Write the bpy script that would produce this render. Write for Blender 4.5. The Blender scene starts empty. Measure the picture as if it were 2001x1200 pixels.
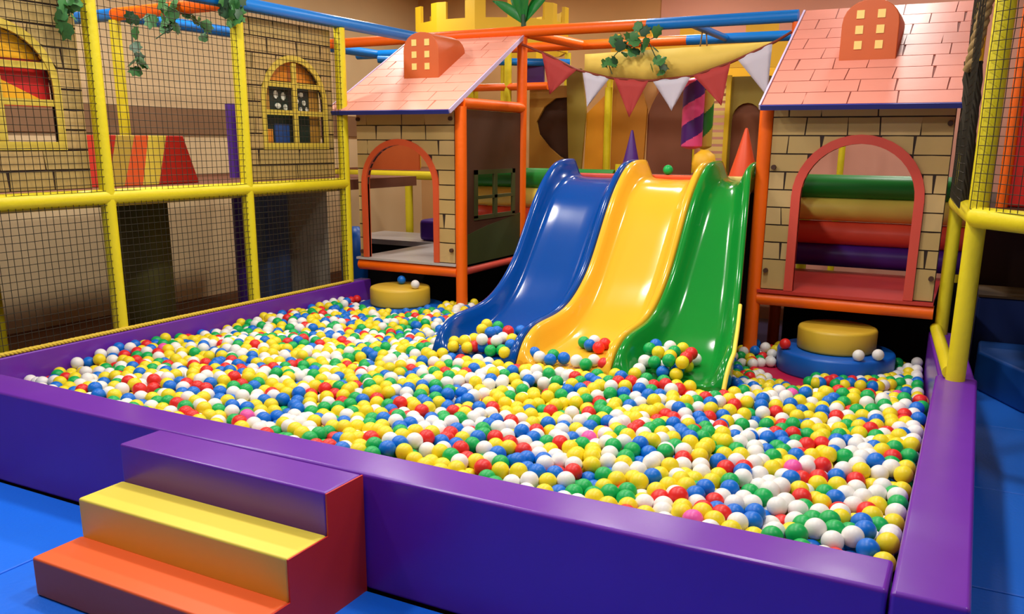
import bpy, bmesh, math, random
import numpy as np
from mathutils import Vector, Matrix
random.seed(7)
PI = math.pi
S = bpy.context.scene
COL = S.collection

# ------------------------------------------------------------------ camera
cam_d = bpy.data.cameras.new('camera')
cam = bpy.data.objects.new('camera', cam_d)
COL.objects.link(cam)
cam_d.sensor_fit = 'HORIZONTAL'
cam_d.sensor_width = 36.0
cam_d.lens = 36.0 * 1693.535 / 2001.0
cam_d.shift_x = 4.5 / 2001.0
cam_d.shift_y = 101.36 / 2001.0
cam_d.clip_start = 0.05
pitch, yaw, roll = math.radians(13.9677), math.radians(27.8635), math.radians(0.3906)
F = Vector((-math.sin(yaw) * math.cos(pitch), math.cos(yaw) * math.cos(pitch), -math.sin(pitch)))
X = Vector((math.cos(yaw), math.sin(yaw), 0))
U = X.cross(F)
X2 = math.cos(roll) * X + math.sin(roll) * U
U2 = -math.sin(roll) * X + math.cos(roll) * U
CAM = Vector((4.58611, -2.29799, 1.5887))
m = Matrix((X2, U2, -F)).transposed().to_4x4()
m.translation = CAM
cam.matrix_world = m
S.camera = cam

# ------------------------------------------------------------------ view + world + lamps
S.view_settings.view_transform = 'Standard'
S.view_settings.look = 'None'
S.view_settings.exposure = -0.13
S.view_settings.gamma = 1.0
S.view_settings.use_curve_mapping = False
W = bpy.data.worlds.new('world')
S.world = W
W.use_nodes = True
W.node_tree.nodes['Background'].inputs['Color'].default_value = (1.0, 0.93, 0.84, 1)
W.node_tree.nodes['Background'].inputs['Strength'].default_value = 0.1


def ceiling_lamp(x, y, power, size=0.3, z=3.52, col=(1.0, 0.96, 0.89)):
    l = bpy.data.lights.new('ceiling_lamp', 'AREA')
    l.shape = 'DISK'
    l.size = size
    l.energy = power
    l.color = col
    o = bpy.data.objects.new('ceiling_lamp', l)
    COL.objects.link(o)
    o.location = (x, y, z)


for lx in (-0.9, 1.3, 3.5):
    ceiling_lamp(lx, -0.6, 34)
    ceiling_lamp(lx, 1.0, 40)
    ceiling_lamp(lx, 2.7, 36)
ceiling_lamp(5.6, 0.6, 26)  # extra unseen lamp, added to brighten the floor at right
for lx in (-0.9, 1.6, 3.9):
    ceiling_lamp(lx, 5.2, 29)
    ceiling_lamp(lx, 7.2, 26)

# ------------------------------------------------------------------ materials


def lin(c):
    c = c / 255.0
    return c / 12.92 if c <= 0.04045 else ((c + 0.055) / 1.055) ** 2.4


def mat(name, rgb, rough=0.5, bump=0.0, bscale=40.0, var=0.0, vscale=6.0, spec=0.5, coat=0.0, sheen=0.0):
    m = bpy.data.materials.new(name)
    m.use_nodes = True
    nt = m.node_tree
    b = nt.nodes['Principled BSDF']
    c = [lin(v) for v in rgb]
    b.inputs['Base Color'].default_value = (*c, 1)
    b.inputs['Roughness'].default_value = rough
    b.inputs['Specular IOR Level'].default_value = spec
    b.inputs['Coat Weight'].default_value = coat
    b.inputs['Coat Roughness'].default_value = 0.08
    tc = nt.nodes.new('ShaderNodeTexCoord')
    if var > 0:
        n = nt.nodes.new('ShaderNodeTexNoise')
        n.inputs['Scale'].default_value = vscale
        n.inputs['Detail'].default_value = 3
        nt.links.new(tc.outputs['Object'], n.inputs['Vector'])
        mx = nt.nodes.new('ShaderNodeMix')
        mx.data_type = 'RGBA'
        mx.inputs['A'].default_value = (*[max(0, v * (1 - var)) for v in c], 1)
        mx.inputs['B'].default_value = (*[min(1, v * (1 + var)) for v in c], 1)
        nt.links.new(n.outputs['Fac'], mx.inputs['Factor'])
        nt.links.new(mx.outputs['Result'], b.inputs['Base Color'])
    if bump > 0:
        n2 = nt.nodes.new('ShaderNodeTexNoise')
        n2.inputs['Scale'].default_value = bscale
        n2.inputs['Detail'].default_value = 2
        nt.links.new(tc.outputs['Object'], n2.inputs['Vector'])
        bp = nt.nodes.new('ShaderNodeBump')
        bp.inputs['Strength'].default_value = bump
        bp.inputs['Distance'].default_value = 0.02
        nt.links.new(n2.outputs['Fac'], bp.inputs['Height'])
        nt.links.new(bp.outputs['Normal'], b.inputs['Normal'])
    return m


M = {}
M['purple'] = mat('purple_vinyl', (110, 44, 168), 0.27, 0.12, 5, 0.06)
M['purple_pad'] = mat('purple_pad', (82, 42, 150), 0.45)
M['yellow_pad'] = mat('yellow_pad', (226, 208, 30), 0.42, 0.1, 30, 0.06)
M['orange_pad'] = mat('orange_pad', (252, 104, 0), 0.42, 0.08, 30, 0.05)
M['blue_pad'] = mat('blue_pad', (0, 120, 208), 0.35, 0.06, 30, 0.04)
M['step_orange'] = mat('step_orange', (250, 104, 44), 0.5, 0.05, 8)
M['step_yellow'] = mat('step_yellow', (246, 222, 80), 0.5, 0.05, 8)
M['step_red'] = mat('step_red', (205, 42, 28), 0.5, 0.05, 8)
M['mat_blue'] = mat('mat_blue', (6, 116, 255), 0.5, 0.08, 60, 0.06, 2)
M['mat_blue_dark'] = mat('mat_blue_dark', (14, 104, 214), 0.5, 0.08, 60, 0.06, 2)
M['step_blue'] = mat('step_blue', (8, 72, 150), 0.5)
M['mat_gap'] = mat('mat_gap', (8, 40, 105), 0.7)
M['carpet'] = mat('brown_carpet', (98, 58, 30), 0.9, 0.3, 200, 0.15, 20)
M['pit_floor'] = mat('pit_floor', (34, 18, 60), 0.8)
M['slide_blue'] = mat('slide_blue', (0, 68, 150), 0.15, 0.03, 3, 0.05, 3, spec=0.32)
M['slide_yellow'] = mat('slide_yellow', (238, 178, 46), 0.15, 0.03, 3, 0.03, 3, spec=0.32)
M['slide_green'] = mat('slide_green', (18, 132, 46), 0.15, 0.03, 3, 0.05, 3, spec=0.32)
M['brick'] = mat('printed_stone', (188, 156, 96), 0.55, 0.05, 20, 0.10, 5)
M['brick2'] = mat('printed_stone_light', (198, 166, 110), 0.55, 0.05, 20, 0.10, 5)
M['brick3'] = mat('printed_stone_olive', (176, 148, 86), 0.6, 0.05, 20, 0.12, 4)
M['joint'] = mat('stone_joint', (46, 26, 14), 0.7)
M['shingle'] = mat('pink_shingle', (246, 172, 150), 0.5, 0.04, 20, 0.07, 4)
M['shingle2'] = mat('rose_shingle', (216, 136, 118), 0.5, 0.04, 20, 0.08, 4)
M['shingle_joint'] = mat('shingle_joint', (128, 62, 50), 0.7)
M['shingle_joint2'] = mat('shingle_joint_pale', (205, 122, 98), 0.7)
M['navy_edge'] = mat('navy_edge', (40, 50, 140), 0.5)
M['lilac_edge'] = mat('lilac_edge', (214, 196, 232), 0.5)
M['arch_red'] = mat('arch_red', (214, 78, 62), 0.45)
M['arch_orange'] = mat('arch_orange', (216, 84, 44), 0.45)
M['dormer'] = mat('dormer_orange', (196, 90, 36), 0.5, 0.03, 20, 0.06)
M['dormer_side'] = mat('dormer_side', (208, 80, 42), 0.5)
M['cream'] = mat('cream_paint', (238, 206, 118), 0.5)
M['grey_floor'] = mat('grey_floor', (188, 180, 176), 0.35)
M['red_floor'] = mat('red_floor', (196, 58, 50), 0.3)
M['black'] = mat('matt_black', (16, 11, 11), 0.9)  # panels in this black stand in for shade under houses and deck
M['dark_brown'] = mat('dark_brown', (70, 40, 22), 0.7)
M['net'] = mat('net_cord', (42, 34, 16), 0.8)
M['rope_yellow'] = mat('rope_yellow', (222, 190, 60), 0.7)
M['hemp'] = mat('hemp_rope', (140, 112, 66), 0.85, 0.2, 80, 0.15, 30)
M['wall'] = mat('wall_paint', (224, 196, 150), 0.85, 0.03, 60, 0.05, 2)
M['wall_back'] = mat('wall_back_paint', (212, 164, 108), 0.85, 0.03, 60, 0.06, 2)
M['wall_pink'] = mat('wall_pink_paint', (220, 158, 136), 0.85, 0.03, 60, 0.05, 2)
M['trim'] = mat('trim_brown', (140, 104, 72), 0.7, 0, 1, 0.1)
M['ceiling'] = mat('ceiling_paint', (225, 215, 200), 0.9)
M['deck_edge'] = mat('deck_edge', (206, 176, 70), 0.6)
M['deck_brown'] = mat('deck_brown', (120, 70, 45), 0.7, 0.05, 30, 0.1)
M['castle'] = mat('castle_yellow', (226, 186, 26), 0.5, 0.03, 20, 0.05)
M['castle_in'] = mat('castle_orange_yellow', (246, 190, 30), 0.5)
M['valance'] = mat('valance_yellow', (240, 206, 92), 0.7, 0.05, 6, 0.08, 2)
M['flag_red'] = mat('flag_red', (178, 56, 52), 0.75)
M['flag_white'] = mat('flag_white', (206, 200, 212), 0.75)
M['cord_red'] = mat('cord_red', (130, 50, 28), 0.7)
M['leaf'] = mat('ivy_leaf', (64, 124, 62), 0.5, 0.1, 30, 0.3, 8)
M['leaf_dark'] = mat('ivy_leaf_dark', (36, 76, 44), 0.5, 0.1, 30, 0.3, 8)
M['palm'] = mat('palm_leaf', (24, 128, 50), 0.4, 0.1, 30, 0.3, 8)
M['tan_board'] = mat('tan_board', (176, 128, 44), 0.6, 0, 1, 0.08)
M['olive'] = mat('olive_board', (140, 118, 34), 0.6, 0, 1, 0.08)
M['amber'] = mat('amber_board', (226, 150, 14), 0.55, 0, 1, 0.05)
M['amber_dark'] = mat('amber_dark_board', (182, 116, 16), 0.55, 0, 1, 0.05)
M['brown_board'] = mat('brown_board', (128, 74, 46), 0.65, 0, 1, 0.08)
M['cone_purple'] = mat('cone_purple', (76, 24, 120), 0.5)
M['cone_orange'] = mat('cone_orange', (240, 84, 36), 0.5)
M['pink'] = mat('stripe_pink', (226, 74, 128), 0.4)
M['stripe_purple'] = mat('stripe_purple', (72, 18, 104), 0.4)
M['stripe_green'] = mat('stripe_green', (34, 126, 34), 0.45)
M['stripe_cream'] = mat('stripe_cream', (208, 180, 70), 0.45)
M['roll_green'] = mat('roller_green', (14, 128, 40), 0.4)
M['roll_yellow'] = mat('roller_yellow', (236, 216, 96), 0.4)
M['roll_red'] = mat('roller_red', (236, 84, 58), 0.4)
M['roll_purple'] = mat('roller_purple', (74, 30, 140), 0.4)
M['drum_yellow'] = mat('drum_yellow', (222, 182, 52), 0.45)
M['drum_blue'] = mat('drum_blue', (10, 96, 196), 0.4)
M['drum_magenta'] = mat('drum_magenta', (190, 22, 70), 0.45)
M['side_brown'] = mat('side_brown', (76, 42, 20), 0.6, 0, 1, 0.15, 6)
M['side_green'] = mat('side_green', (56, 66, 22), 0.6, 0, 1, 0.1)
M['frame_green'] = mat('frame_green', (62, 66, 24), 0.6)
M['win_frame'] = mat('window_frame_yellow', (214, 186, 66), 0.5)
M['pic_red'] = mat('picture_red', (206, 34, 30), 0.5)
M['pic_yellow'] = mat('picture_yellow', (246, 182, 20), 0.5)
M['pic_dark'] = mat('picture_dark', (20, 42, 32), 0.5)
M['pic_white'] = mat('picture_white', (225, 225, 205), 0.5)
M['pic_blue'] = mat('picture_blue', (34, 70, 130), 0.5)
M['pic_orange'] = mat('picture_orange', (226, 140, 34), 0.5)
M['red_pad'] = mat('red_pad', (222, 36, 28), 0.5)
M['dk_green_pad'] = mat('dark_green_pad', (112, 106, 48), 0.7)
M['navy_pad'] = mat('navy_pad', (78, 98, 140), 0.6)
M['grey_pad'] = mat('grey_pad', (156, 146, 128), 0.7)
M['brown_post'] = mat('brown_post', (84, 58, 20), 0.6)
BALLC = {'yellow': (238, 214, 34), 'white': (236, 232, 226), 'blue': (0, 108, 208),
         'green': (6, 170, 82), 'red': (226, 40, 38), 'pink': (240, 90, 170)}
for k, v in BALLC.items():
    mm = mat('ball_' + k, v, 0.38, spec=0.4)
    bs = mm.node_tree.nodes['Principled BSDF']
    bs.inputs['Subsurface Weight'].default_value = 0.0
    M['ball_' + k] = mm

# ------------------------------------------------------------------ mesh helpers


class MB:
    def __init__(self):
        self.v, self.f, self.mi, self.sm = [], [], [], []

    def add(self, vs, fs, smooth=False, mi=0):
        n = len(self.v)
        self.v += [tuple(p) for p in vs]
        for f in fs:
            self.f.append([i + n for i in f])
            self.mi.append(mi)
            self.sm.append(smooth)
        return self

    def box(self, x0, x1, y0, y1, z0, z1, mi=0):
        v = [(x, y, z) for z in (z0, z1) for y in (y0, y1) for x in (x0, x1)]
        return self.add(v, [(0, 2, 3, 1), (4, 5, 7, 6), (0, 1, 5, 4), (2, 6, 7, 3), (0, 4, 6, 2), (1, 3, 7, 5)], False, mi)

    def obox(self, c, ux, uy, uz, mi=0):
        c, ux, uy, uz = map(Vector, (c, ux, uy, uz))
        v = [c + a * ux + b * uy + d * uz for d in (-1, 1) for b in (-1, 1) for a in (-1, 1)]
        return self.add(v, [(0, 2, 3, 1), (4, 5, 7, 6), (0, 1, 5, 4), (2, 6, 7, 3), (0, 4, 6, 2), (1, 3, 7, 5)], False, mi)

    def prism(self, poly, d, mi=0):
        """poly: list of 3D points (planar), d: extrusion vector"""
        n = len(poly)
        d = Vector(d)
        P = [Vector(p) for p in poly]
        v = P + [p + d for p in P]
        nrm = Vector((0, 0, 0))
        for i in range(n):
            nrm += P[i].cross(P[(i + 1) % n])
        if nrm.dot(d) > 0:
            fs = [list(range(n - 1, -1, -1)), list(range(n, 2 * n))]
            fs += [(i, (i + 1) % n, (i + 1) % n + n, i + n) for i in range(n)]
        else:
            fs = [list(range(n)), list(range(2 * n - 1, n - 1, -1))]
            fs += [(i, i + n, (i + 1) % n + n, (i + 1) % n) for i in range(n)]
        return self.add(v, fs, False, mi)

    def tube(self, pts, r, seg=14, caps=True, closed=False, mi=0, smooth=True):
        P = [Vector(p) for p in pts]
        n = len(P)
        rs = r if isinstance(r, (list, tuple)) else [r] * n
        rings = []
        prev = None
        for i in range(n):
            a = P[(i - 1) % n] if (i > 0 or closed) else P[i]
            b = P[(i + 1) % n] if (i < n - 1 or closed) else P[i]
            t = (b - a).normalized()
            if prev is None:
                ref = Vector((0, 0, 1)) if abs(t.z) < 0.9 else Vector((1, 0, 0))
                u = t.cross(ref).normalized()
            else:
                u = (prev - t * prev.dot(t)).normalized()
            prev = u
            w = t.cross(u)
            rings.append([P[i] + rs[i] * (math.cos(2 * PI * k / seg) * u + math.sin(2 * PI * k / seg) * w) for k in range(seg)])
        v = [p for rg in rings for p in rg]
        fs = []
        for i in range(n if closed else n - 1):
            j = (i + 1) % n
            for k in range(seg):
                k2 = (k + 1) % seg
                fs.append((i * seg + k, i * seg + k2, j * seg + k2, j * seg + k))
        self.add(v, fs, smooth, mi)
        if caps and not closed:
            self.add(rings[0], [list(range(seg - 1, -1, -1))], False, mi)
            self.add(rings[-1], [list(range(seg))], False, mi)
        return self

    def lathe(self, c, prof, seg=32, mi=0, smooth=True):
        """prof: list of (r,z) bottom to top, axis z through c"""
        cx, cy, cz = c
        v, fs = [], []
        for r, z in prof:
            for k in range(seg):
                a = 2 * PI * k / seg
                v.append((cx + r * math.cos(a), cy + r * math.sin(a), cz + z))
        for i in range(len(prof) - 1):
            for k in range(seg):
                k2 = (k + 1) % seg
                fs.append((i * seg + k, i * seg + k2, (i + 1) * seg + k2, (i + 1) * seg + k))
        fs.append(list(range(seg - 1, -1, -1)))
        fs.append([(len(prof) - 1) * seg + k for k in range(seg)])
        return self.add(v, fs, smooth, mi)

    def build(self, name, mats, parent=None, loc=None, bevel=0.0, bseg=3):
        me = bpy.data.meshes.new(name)
        off = Vector((0, 0, 0))
        if parent is not None:
            off = world_loc(parent)
        elif loc is not None:
            off = Vector(loc)
        vs = [(p[0] - off.x, p[1] - off.y, p[2] - off.z) for p in self.v]
        me.from_pydata(vs, [], self.f)
        if not isinstance(mats, (list, tuple)):
            mats = [mats]
        for mm in mats:
            me.materials.append(mm)
        me.polygons.foreach_set('material_index', self.mi)
        me.polygons.foreach_set('use_smooth', self.sm)
        me.update()
        o = bpy.data.objects.new(name, me)
        COL.objects.link(o)
        if parent is not None:
            o.parent = parent
        elif loc is not None:
            o.location = loc
        if bevel:
            b = o.modifiers.new('bevel', 'BEVEL')
            b.width = bevel
            b.segments = bseg
            b.limit_method = 'ANGLE'
            b.harden_normals = False
            for p in me.polygons:
                p.use_smooth = True
            w = o.modifiers.new('wn', 'WEIGHTED_NORMAL')
            w.keep_sharp = False
        return o


def world_loc(o):
    v = Vector((0, 0, 0))
    while o is not None:
        v = v + o.location
        o = o.parent
    return v


def tag(o, label, cat, group=None):
    o['label'] = label
    o['category'] = cat
    if group:
        o['group'] = group
    return o


def thing(name, label, cat, loc, group=None):
    o = bpy.data.objects.new(name, None)
    o.empty_display_size = 0.1
    COL.objects.link(o)
    o.location = loc
    return tag(o, label, cat, group)


def struct(o):
    o['kind'] = 'structure'
    return o


def smoothstep(a, b, x):
    t = min(1, max(0, (x - a) / (b - a)))
    return t * t * (3 - 2 * t)


# ------------------------------------------------------------------ setting: floor, walls, ceiling
fl = struct(MB().box(-2.6, 8.0, -4.5, 8.5, -0.12, -0.03).build('floor', M['carpet']))


def floor_mats():
    n = 0
    spec = []
    for i in range(-3, 7):
        for j in range(-4, 0):
            spec.append((0.3 + i * 1.2, 0.3 + (i + 1) * 1.2, j * 1.2 + 0.001, (j + 1) * 1.2, M['mat_blue']))
    ys = [0.0, 1.1, 2.2, 3.3, 4.5, 5.7, 6.9]
    for k in range(3):
        for j in range(len(ys) - 1):
            spec.append((4.72 + k * 1.15, 4.72 + (k + 1) * 1.15, ys[j], ys[j + 1], M['mat_blue_dark']))
    for x0, x1, y0, y1, mm in spec:
        if x0 < -2.6 or x1 > 8 or y0 < -4.5:
            x0, x1, y0 = max(x0, -2.58), min(x1, 7.98), max(y0, -4.48)
        if x1 - x0 < 0.1:
            continue
        g = 0.004
        MB().box(x0 + g, x1 - g, y0 + g, y1 - g, -0.03, 0.0).build('mat', mm, fl, bevel=0.006, bseg=2)


floor_mats()
struct(MB().box(0.06, 4.5, 0.2, 5.9, -0.03, 0.004).build('floor_pit', M['pit_floor']))
wl = struct(MB().box(-2.7, -2.6, -4.5, 8.5, -0.12, 3.7).build('wall_left', M['wall']))
struct(MB().box(-2.6, -2.57, -4.4, 8.4, 1.66, 1.91).build('trim_1', M['trim']))
struct(MB().box(-2.7, 0.95, 8.5, 8.6, -0.12, 3.7).build('wall_back', M['wall_back']))
struct(MB().box(0.95, 8.1, 8.44, 8.6, -0.12, 3.7).build('wall_back', M['wall_pink']))
struct(MB().box(8.0, 8.1, -4.5, 8.44, -0.12, 3.7).build('wall_right', M['wall']))
struct(MB().box(-2.7, 8.1, -4.5, 8.6, 3.7, 3.8).build('ceiling', M['ceiling']))

# ------------------------------------------------------------------ ball pit walls (foam)
HW = 0.45
pit = thing('ball_pit_surround', 'purple vinyl foam wall surround around the ball pit', 'ball pit', (2.3, 0.1, 0))


def wavy_wall():
    mb = MB()
    n = 24
    xs = [-0.06 + (4.503 + 0.06) * i / n for i in range(n + 1)]
    v = []
    for i, x in enumerate(xs):
        t = i / n
        dz = -0.0 + 0.014 * (1 - math.sin(PI * min(1, t))) * (1 - t)   # left end a touch higher, as the foam lies
        bow = 0.01 * math.sin(PI * t)
        y0, y1 = 0.0 + bow * 0.6, 0.2
        z = HW + dz + 0.002 * math.sin(x * 3.1)
        v += [(x, y0, 0), (x, y1, 0), (x, y1, z), (x, y0, z)]
    f = [(0, 3, 2, 1), (4 * n, 4 * n + 1, 4 * n + 2, 4 * n + 3)]
    for i in range(n):
        a, b = 4 * i, 4 * i + 4
        for k in range(4):
            k2 = (k + 1) % 4
            f.append((a + k, a + k2, b + k2, b + k))
    mb.add(v, f)
    bm_fix = mb.build('front_wall', M['purple'], pit, bevel=0.014)
    bm = bmesh.new()
    bm.from_mesh(bm_fix.data)
    bmesh.ops.recalc_face_normals(bm, faces=bm.faces)
    bm.to_mesh(bm_fix.data)
    bm.free()


wavy_wall()
MB().box(4.509, 4.70, 0.0, 2.535, 0, HW).build('right_wall', M['purple'], pit, bevel=0.014)
MB().box(-0.05, 0.06, 0.2, 3.7, 0, HW).build('left_wall', M['purple'], pit, bevel=0.012)
MB().prism([(4.52, 2.535, 0), (4.69, 2.535, 0), (4.60, 3.72, 0), (4.42, 3.72, 0)], (0, 0, HW)).build('angled_wall', M['purple'], pit, bevel=0.012)

# ------------------------------------------------------------------ foam steps
st = thing('foam_steps', 'three-tread foam steps in orange, yellow and purple with red side', 'steps', (2.28, -0.3, 0))
MB().box(1.77, 2.784, -0.6, -0.398, 0, 0.15).build('bottom_step', M['step_orange'], st, bevel=0.01)
MB().box(1.77, 2.784, -0.398, -0.2, 0, 0.3).build('middle_step', M['step_yellow'], st, bevel=0.01)
MB().box(1.77, 2.784, -0.2, -0.004, 0, 0.452).build('top_step', M['purple'], st, bevel=0.01)
o = MB().prism([(2.785, -0.602, 0), (2.785, -0.602, 0.148), (2.785, -0.40, 0.148), (2.785, -0.40, 0.298), (2.785, -0.202, 0.298),
                (2.785, -0.202, 0.450), (2.785, -0.004, 0.450), (2.785, -0.004, 0)], (0.006, 0, 0)).build('side_panel', M['step_red'], st)
o['label'] = 'dark red side face of the steps'

# ------------------------------------------------------------------ ropes and nets


def rope_mb(pts, r, pitch, strands=3, seg=6, step=0.012):
    P = [Vector(p) for p in pts]
    L = [0]
    for i in range(1, len(P)):
        L.append(L[-1] + (P[i] - P[i - 1]).length)
    n = max(2, int(L[-1] / step))
    mb = MB()
    cs = []
    for k in range(n + 1):
        s = L[-1] * k / n
        i = 0
        while i < len(P) - 2 and L[i + 1] < s:
            i += 1
        t = (s - L[i]) / max(1e-6, L[i + 1] - L[i])
        cs.append((P[i].lerp(P[i + 1], t), (P[i + 1] - P[i]).normalized(), s))
    for q in range(strands):
        path = []
        for c, t, s in cs:
            ref = Vector((0, 0, 1)) if abs(t.z) < 0.9 else Vector((1, 0, 0))
            u = t.cross(ref).normalized()
            w = t.cross(u)
            a = 2 * PI * (s / pitch + q / strands)
            path.append(c + r * 0.5 * (math.cos(a) * u + math.sin(a) * w))
        mb.tube(path, r * 0.55, seg)
    return mb


def net_mb(P, nu, nv, r=0.0021, sag=0.006, seed=1):
    """P(u,v) -> point on the net, u,v in 0..1; cords as three-sided strings"""
    rnd = random.Random(seed)
    mb = MB()
    ju = [[(rnd.uniform(-1, 1) * sag * .5) for _ in range(9)] for _ in range(nu + nv + 2)]
    for i in range(nu + 1):
        pts = []
        for k in range(9):
            p = Vector(P(i / nu, k / 8))
            e = 0 if k in (0, 8) else ju[i][k]
            pts.append(p + Vector((e, e, 0)))
        mb.tube(pts, r, 3, caps=False, smooth=False)
    for j in range(nv + 1):
        pts = []
        for k in range(9):
            p = Vector(P(k / 8, j / nv))
            e = 0 if k in (0, 8) else ju[nu + 1 + j][k]
            pts.append(p + Vector((e * .5, 0, -abs(e) - sag * math.sin(PI * k / 8) * .5)))
        mb.tube(pts, r, 3, caps=False, smooth=False)
    return mb


PY = [0.07, 1.221, 2.365, 3.465]
RT = 0.044
frame = thing('net_frame', 'yellow padded post frame with black net along the left side of the pit', 'frame', (0, 1.8, HW))
for y in PY:
    MB().tube([(0, y, HW + 0.0), (0, y, 1.3), (0, y, 2.46)], RT).build('post', M['yellow_pad'], frame)
MB().tube([(0, -0.4, 1.262), (0, 3.465, 1.262)], 0.046).build('rail', M['yellow_pad'], frame)
for y0, y1, mm in ((-0.4, 1.1, 'orange_pad'), (1.1, 3.0, 'blue_pad'), (3.0, 4.62, 'blue_pad')):
    MB().tube([(0, y0, 2.5), (0, y1, 2.5)], 0.046).build('top_tube', M[mm], frame)
for k in range(3):
    y0, y1 = PY[k] + 0.03, PY[k + 1] - 0.03
    nn = net_mb(lambda u, v, y0=y0, y1=y1: (0.03, y0 - .03 + (y1 - y0 + .06) * u, HW + 0.02 + (2.46 - HW - .02) * v), 27, 48, seed=k)
    o = nn.build('net', M['net'], frame)
rp = rope_mb([(0.045, 0.22, HW + .012), (0.045, 3.44, HW + .012)], 0.014, 0.07, step=0.014)
rp.build('lacing_rope', M['rope_yellow'], frame)

# ------------------------------------------------------------------ printed stone panels


def arch_outline(cx, r, z0, zs, n=14, rz=None):
    """polyline from bottom-left up over the arch to bottom-right (u,w)"""
    rz = rz or r
    pts = [(cx - r, z0), (cx - r, zs)]
    for k in range(1, n):
        a = PI - PI * k / n
        pts.append((cx + r * math.cos(a), zs + rz * math.sin(a)))
    pts += [(cx + r, zs), (cx + r, z0)]
    return pts


def stones(O, Uv, Wv, N, u0, u1, w0, w1, rowh, bw, hole, parent, mats, seed, d=0.006, gap=0.011, mergep=0.12, first=None, name='brick', jit=0.006):
    """individual stones standing proud of a panel; hole=(cx,r,zbottom,zspring,rz) in panel coordinates"""
    rnd = random.Random(seed)
    O, Uv, Wv, N = map(Vector, (O, Uv, Wv, N))
    rows = []
    w = w0
    if first:
        rows.append((w, w + first))
        w += first
    while w < w1 - rowh * 0.45:
        rows.append((w, min(w + rowh, w1)))
        w += rowh
    if rows and w1 - rows[-1][1] > 1e-4:
        rows[-1] = (rows[-1][0], w1)
    cnt = 0
    for ri, (a, b) in enumerate(rows):
        xs = [u0]
        x = u0 + (bw * 0.5 if ri % 2 else bw) * rnd.uniform(.85, 1.15)
        while x < u1 - bw * 0.3:
            xs.append(x)
            x += bw * rnd.uniform(.8, 1.2)
            if rnd.random() < mergep:
                x += bw * .5
        xs.append(u1)
        for i in range(len(xs) - 1):
            x0, x1 = xs[i] + gap / 2, xs[i + 1] - gap / 2
            za, zb = a + gap / 2, b - gap / 2
            sl0, sl1 = rnd.uniform(-jit, jit), rnd.uniform(-jit, jit)
            runs = []
            if hole:
                cx, r, hz0, hzs, hrz = hole

                def top(x):
                    t = abs(x - cx) / r
                    return hzs + hrz * math.sqrt(max(0, 1 - t * t)) if t < 1 else -9
                eps = 1e-4
                if zb <= hz0:
                    runs = [[(x0, za), (x1, za)]]
                else:
                    smp = [x0 + (x1 - x0) * k / 10 for k in range(11)]
                    for e in (cx - r - eps, cx - r + eps, cx + r - eps, cx + r + eps):
                        if x0 < e < x1:
                            smp.append(e)
                    for s in (-1, 1):      # where the arch crosses the row top
                        if hzs < zb < hzs + hrz:
                            e = cx + s * r * math.sqrt(1 - ((zb - hzs) / hrz) ** 2)
                            for ee in (e - eps, e + eps):
                                if x0 < ee < x1:
                                    smp.append(ee)
                    smp.sort()
                    cur = []
                    for x in smp:
                        bt = max(za, top(x))
                        if bt < zb - 0.004:
                            cur.append((x, bt))
                        else:
                            if len(cur) > 1:
                                runs.append(cur)
                            cur = []
                    if len(cur) > 1:
                        runs.append(cur)
            else:
                runs = [[(x0, za), (x1, za)]]
            for rn in runs:
                if rn[-1][0] - rn[0][0] < 0.018:
                    continue
                poly = [(x, z) for x, z in rn]
                s1 = sl1 if abs(rn[-1][0] - x1) < 1e-6 and i < len(xs) - 2 else 0
                s0 = sl0 if abs(rn[0][0] - x0) < 1e-6 and i > 0 else 0
                poly.append((rn[-1][0] + s1, zb))
                if rn[-1][0] - rn[0][0] > .1:
                    poly.append(((rn[-1][0] + rn[0][0]) / 2, zb + rnd.uniform(-.3, .3) * gap))
                poly.append((rn[0][0] + s0, zb))
                p3 = [O + Uv * u + Wv * w_ for u, w_ in poly]
                mb = MB().prism(p3, N * d)
                mb.build(name, mats[rnd.randrange(len(mats))], parent)
                cnt += 1
    return cnt


def arched_panel_mb(O, Uv, Wv, N, u0, u1, w0, w1, hole, th):
    """board with an arched opening; when the opening starts above w0 a sill strip closes it"""
    O, Uv, Wv, N = map(Vector, (O, Uv, Wv, N))
    cx, r, hz0, hzs, hrz = hole
    mb = MB()

    def P(u, w):
        return O + Uv * u + Wv * w
    arch = arch_outline(cx, r, hz0, hzs, 16, hrz)
    nl = len(arch) // 2
    left = [(u0, hz0)] + arch[:nl + 1] + [(cx, w1), (u0, w1)]
    right = [(cx, w1)] + arch[nl:] + [(u1, hz0), (u1, w1)]
    mb.prism([P(*p) for p in left], -N * th)
    mb.prism([P(*p) for p in right], -N * th)
    if hz0 > w0 + 1e-3:
        mb.prism([P(u0, w0), P(u1, w0), P(u1, hz0), P(u0, hz0)], -N * th)
    return mb


def arch_band_mb(O, Uv, Wv, N, cx, r, z0, zs, rz, wid, d0, d1):
    O, Uv, Wv, N = map(Vector, (O, Uv, Wv, N))
    a = arch_outline(cx, r, z0, zs, 20, rz)
    b = arch_outline(cx, r + wid, z0, zs, 20, rz + wid)
    mb = MB()
    n = len(a)
    v = []
    for (u, w), (u2, w2) in zip(a, b):
        for d in (d0, d1):
            v.append(O + Uv * u + Wv * w + N * d)
            v.append(O + Uv * u2 + Wv * w2 + N * d)
    f = []
    for i in range(n - 1):
        q, p = 4 * i, 4 * i + 4
        f += [(q + 2, q + 3, p + 3, p + 2), (q + 1, q, p, p + 1), (q, q + 2, p + 2, p), (q + 3, q + 1, p + 1, p + 3)]
    f += [(0, 1, 3, 2), (4 * n - 4, 4 * n - 2, 4 * n - 1, 4 * n - 3)]
    mb.add(v, f)
    return mb


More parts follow.
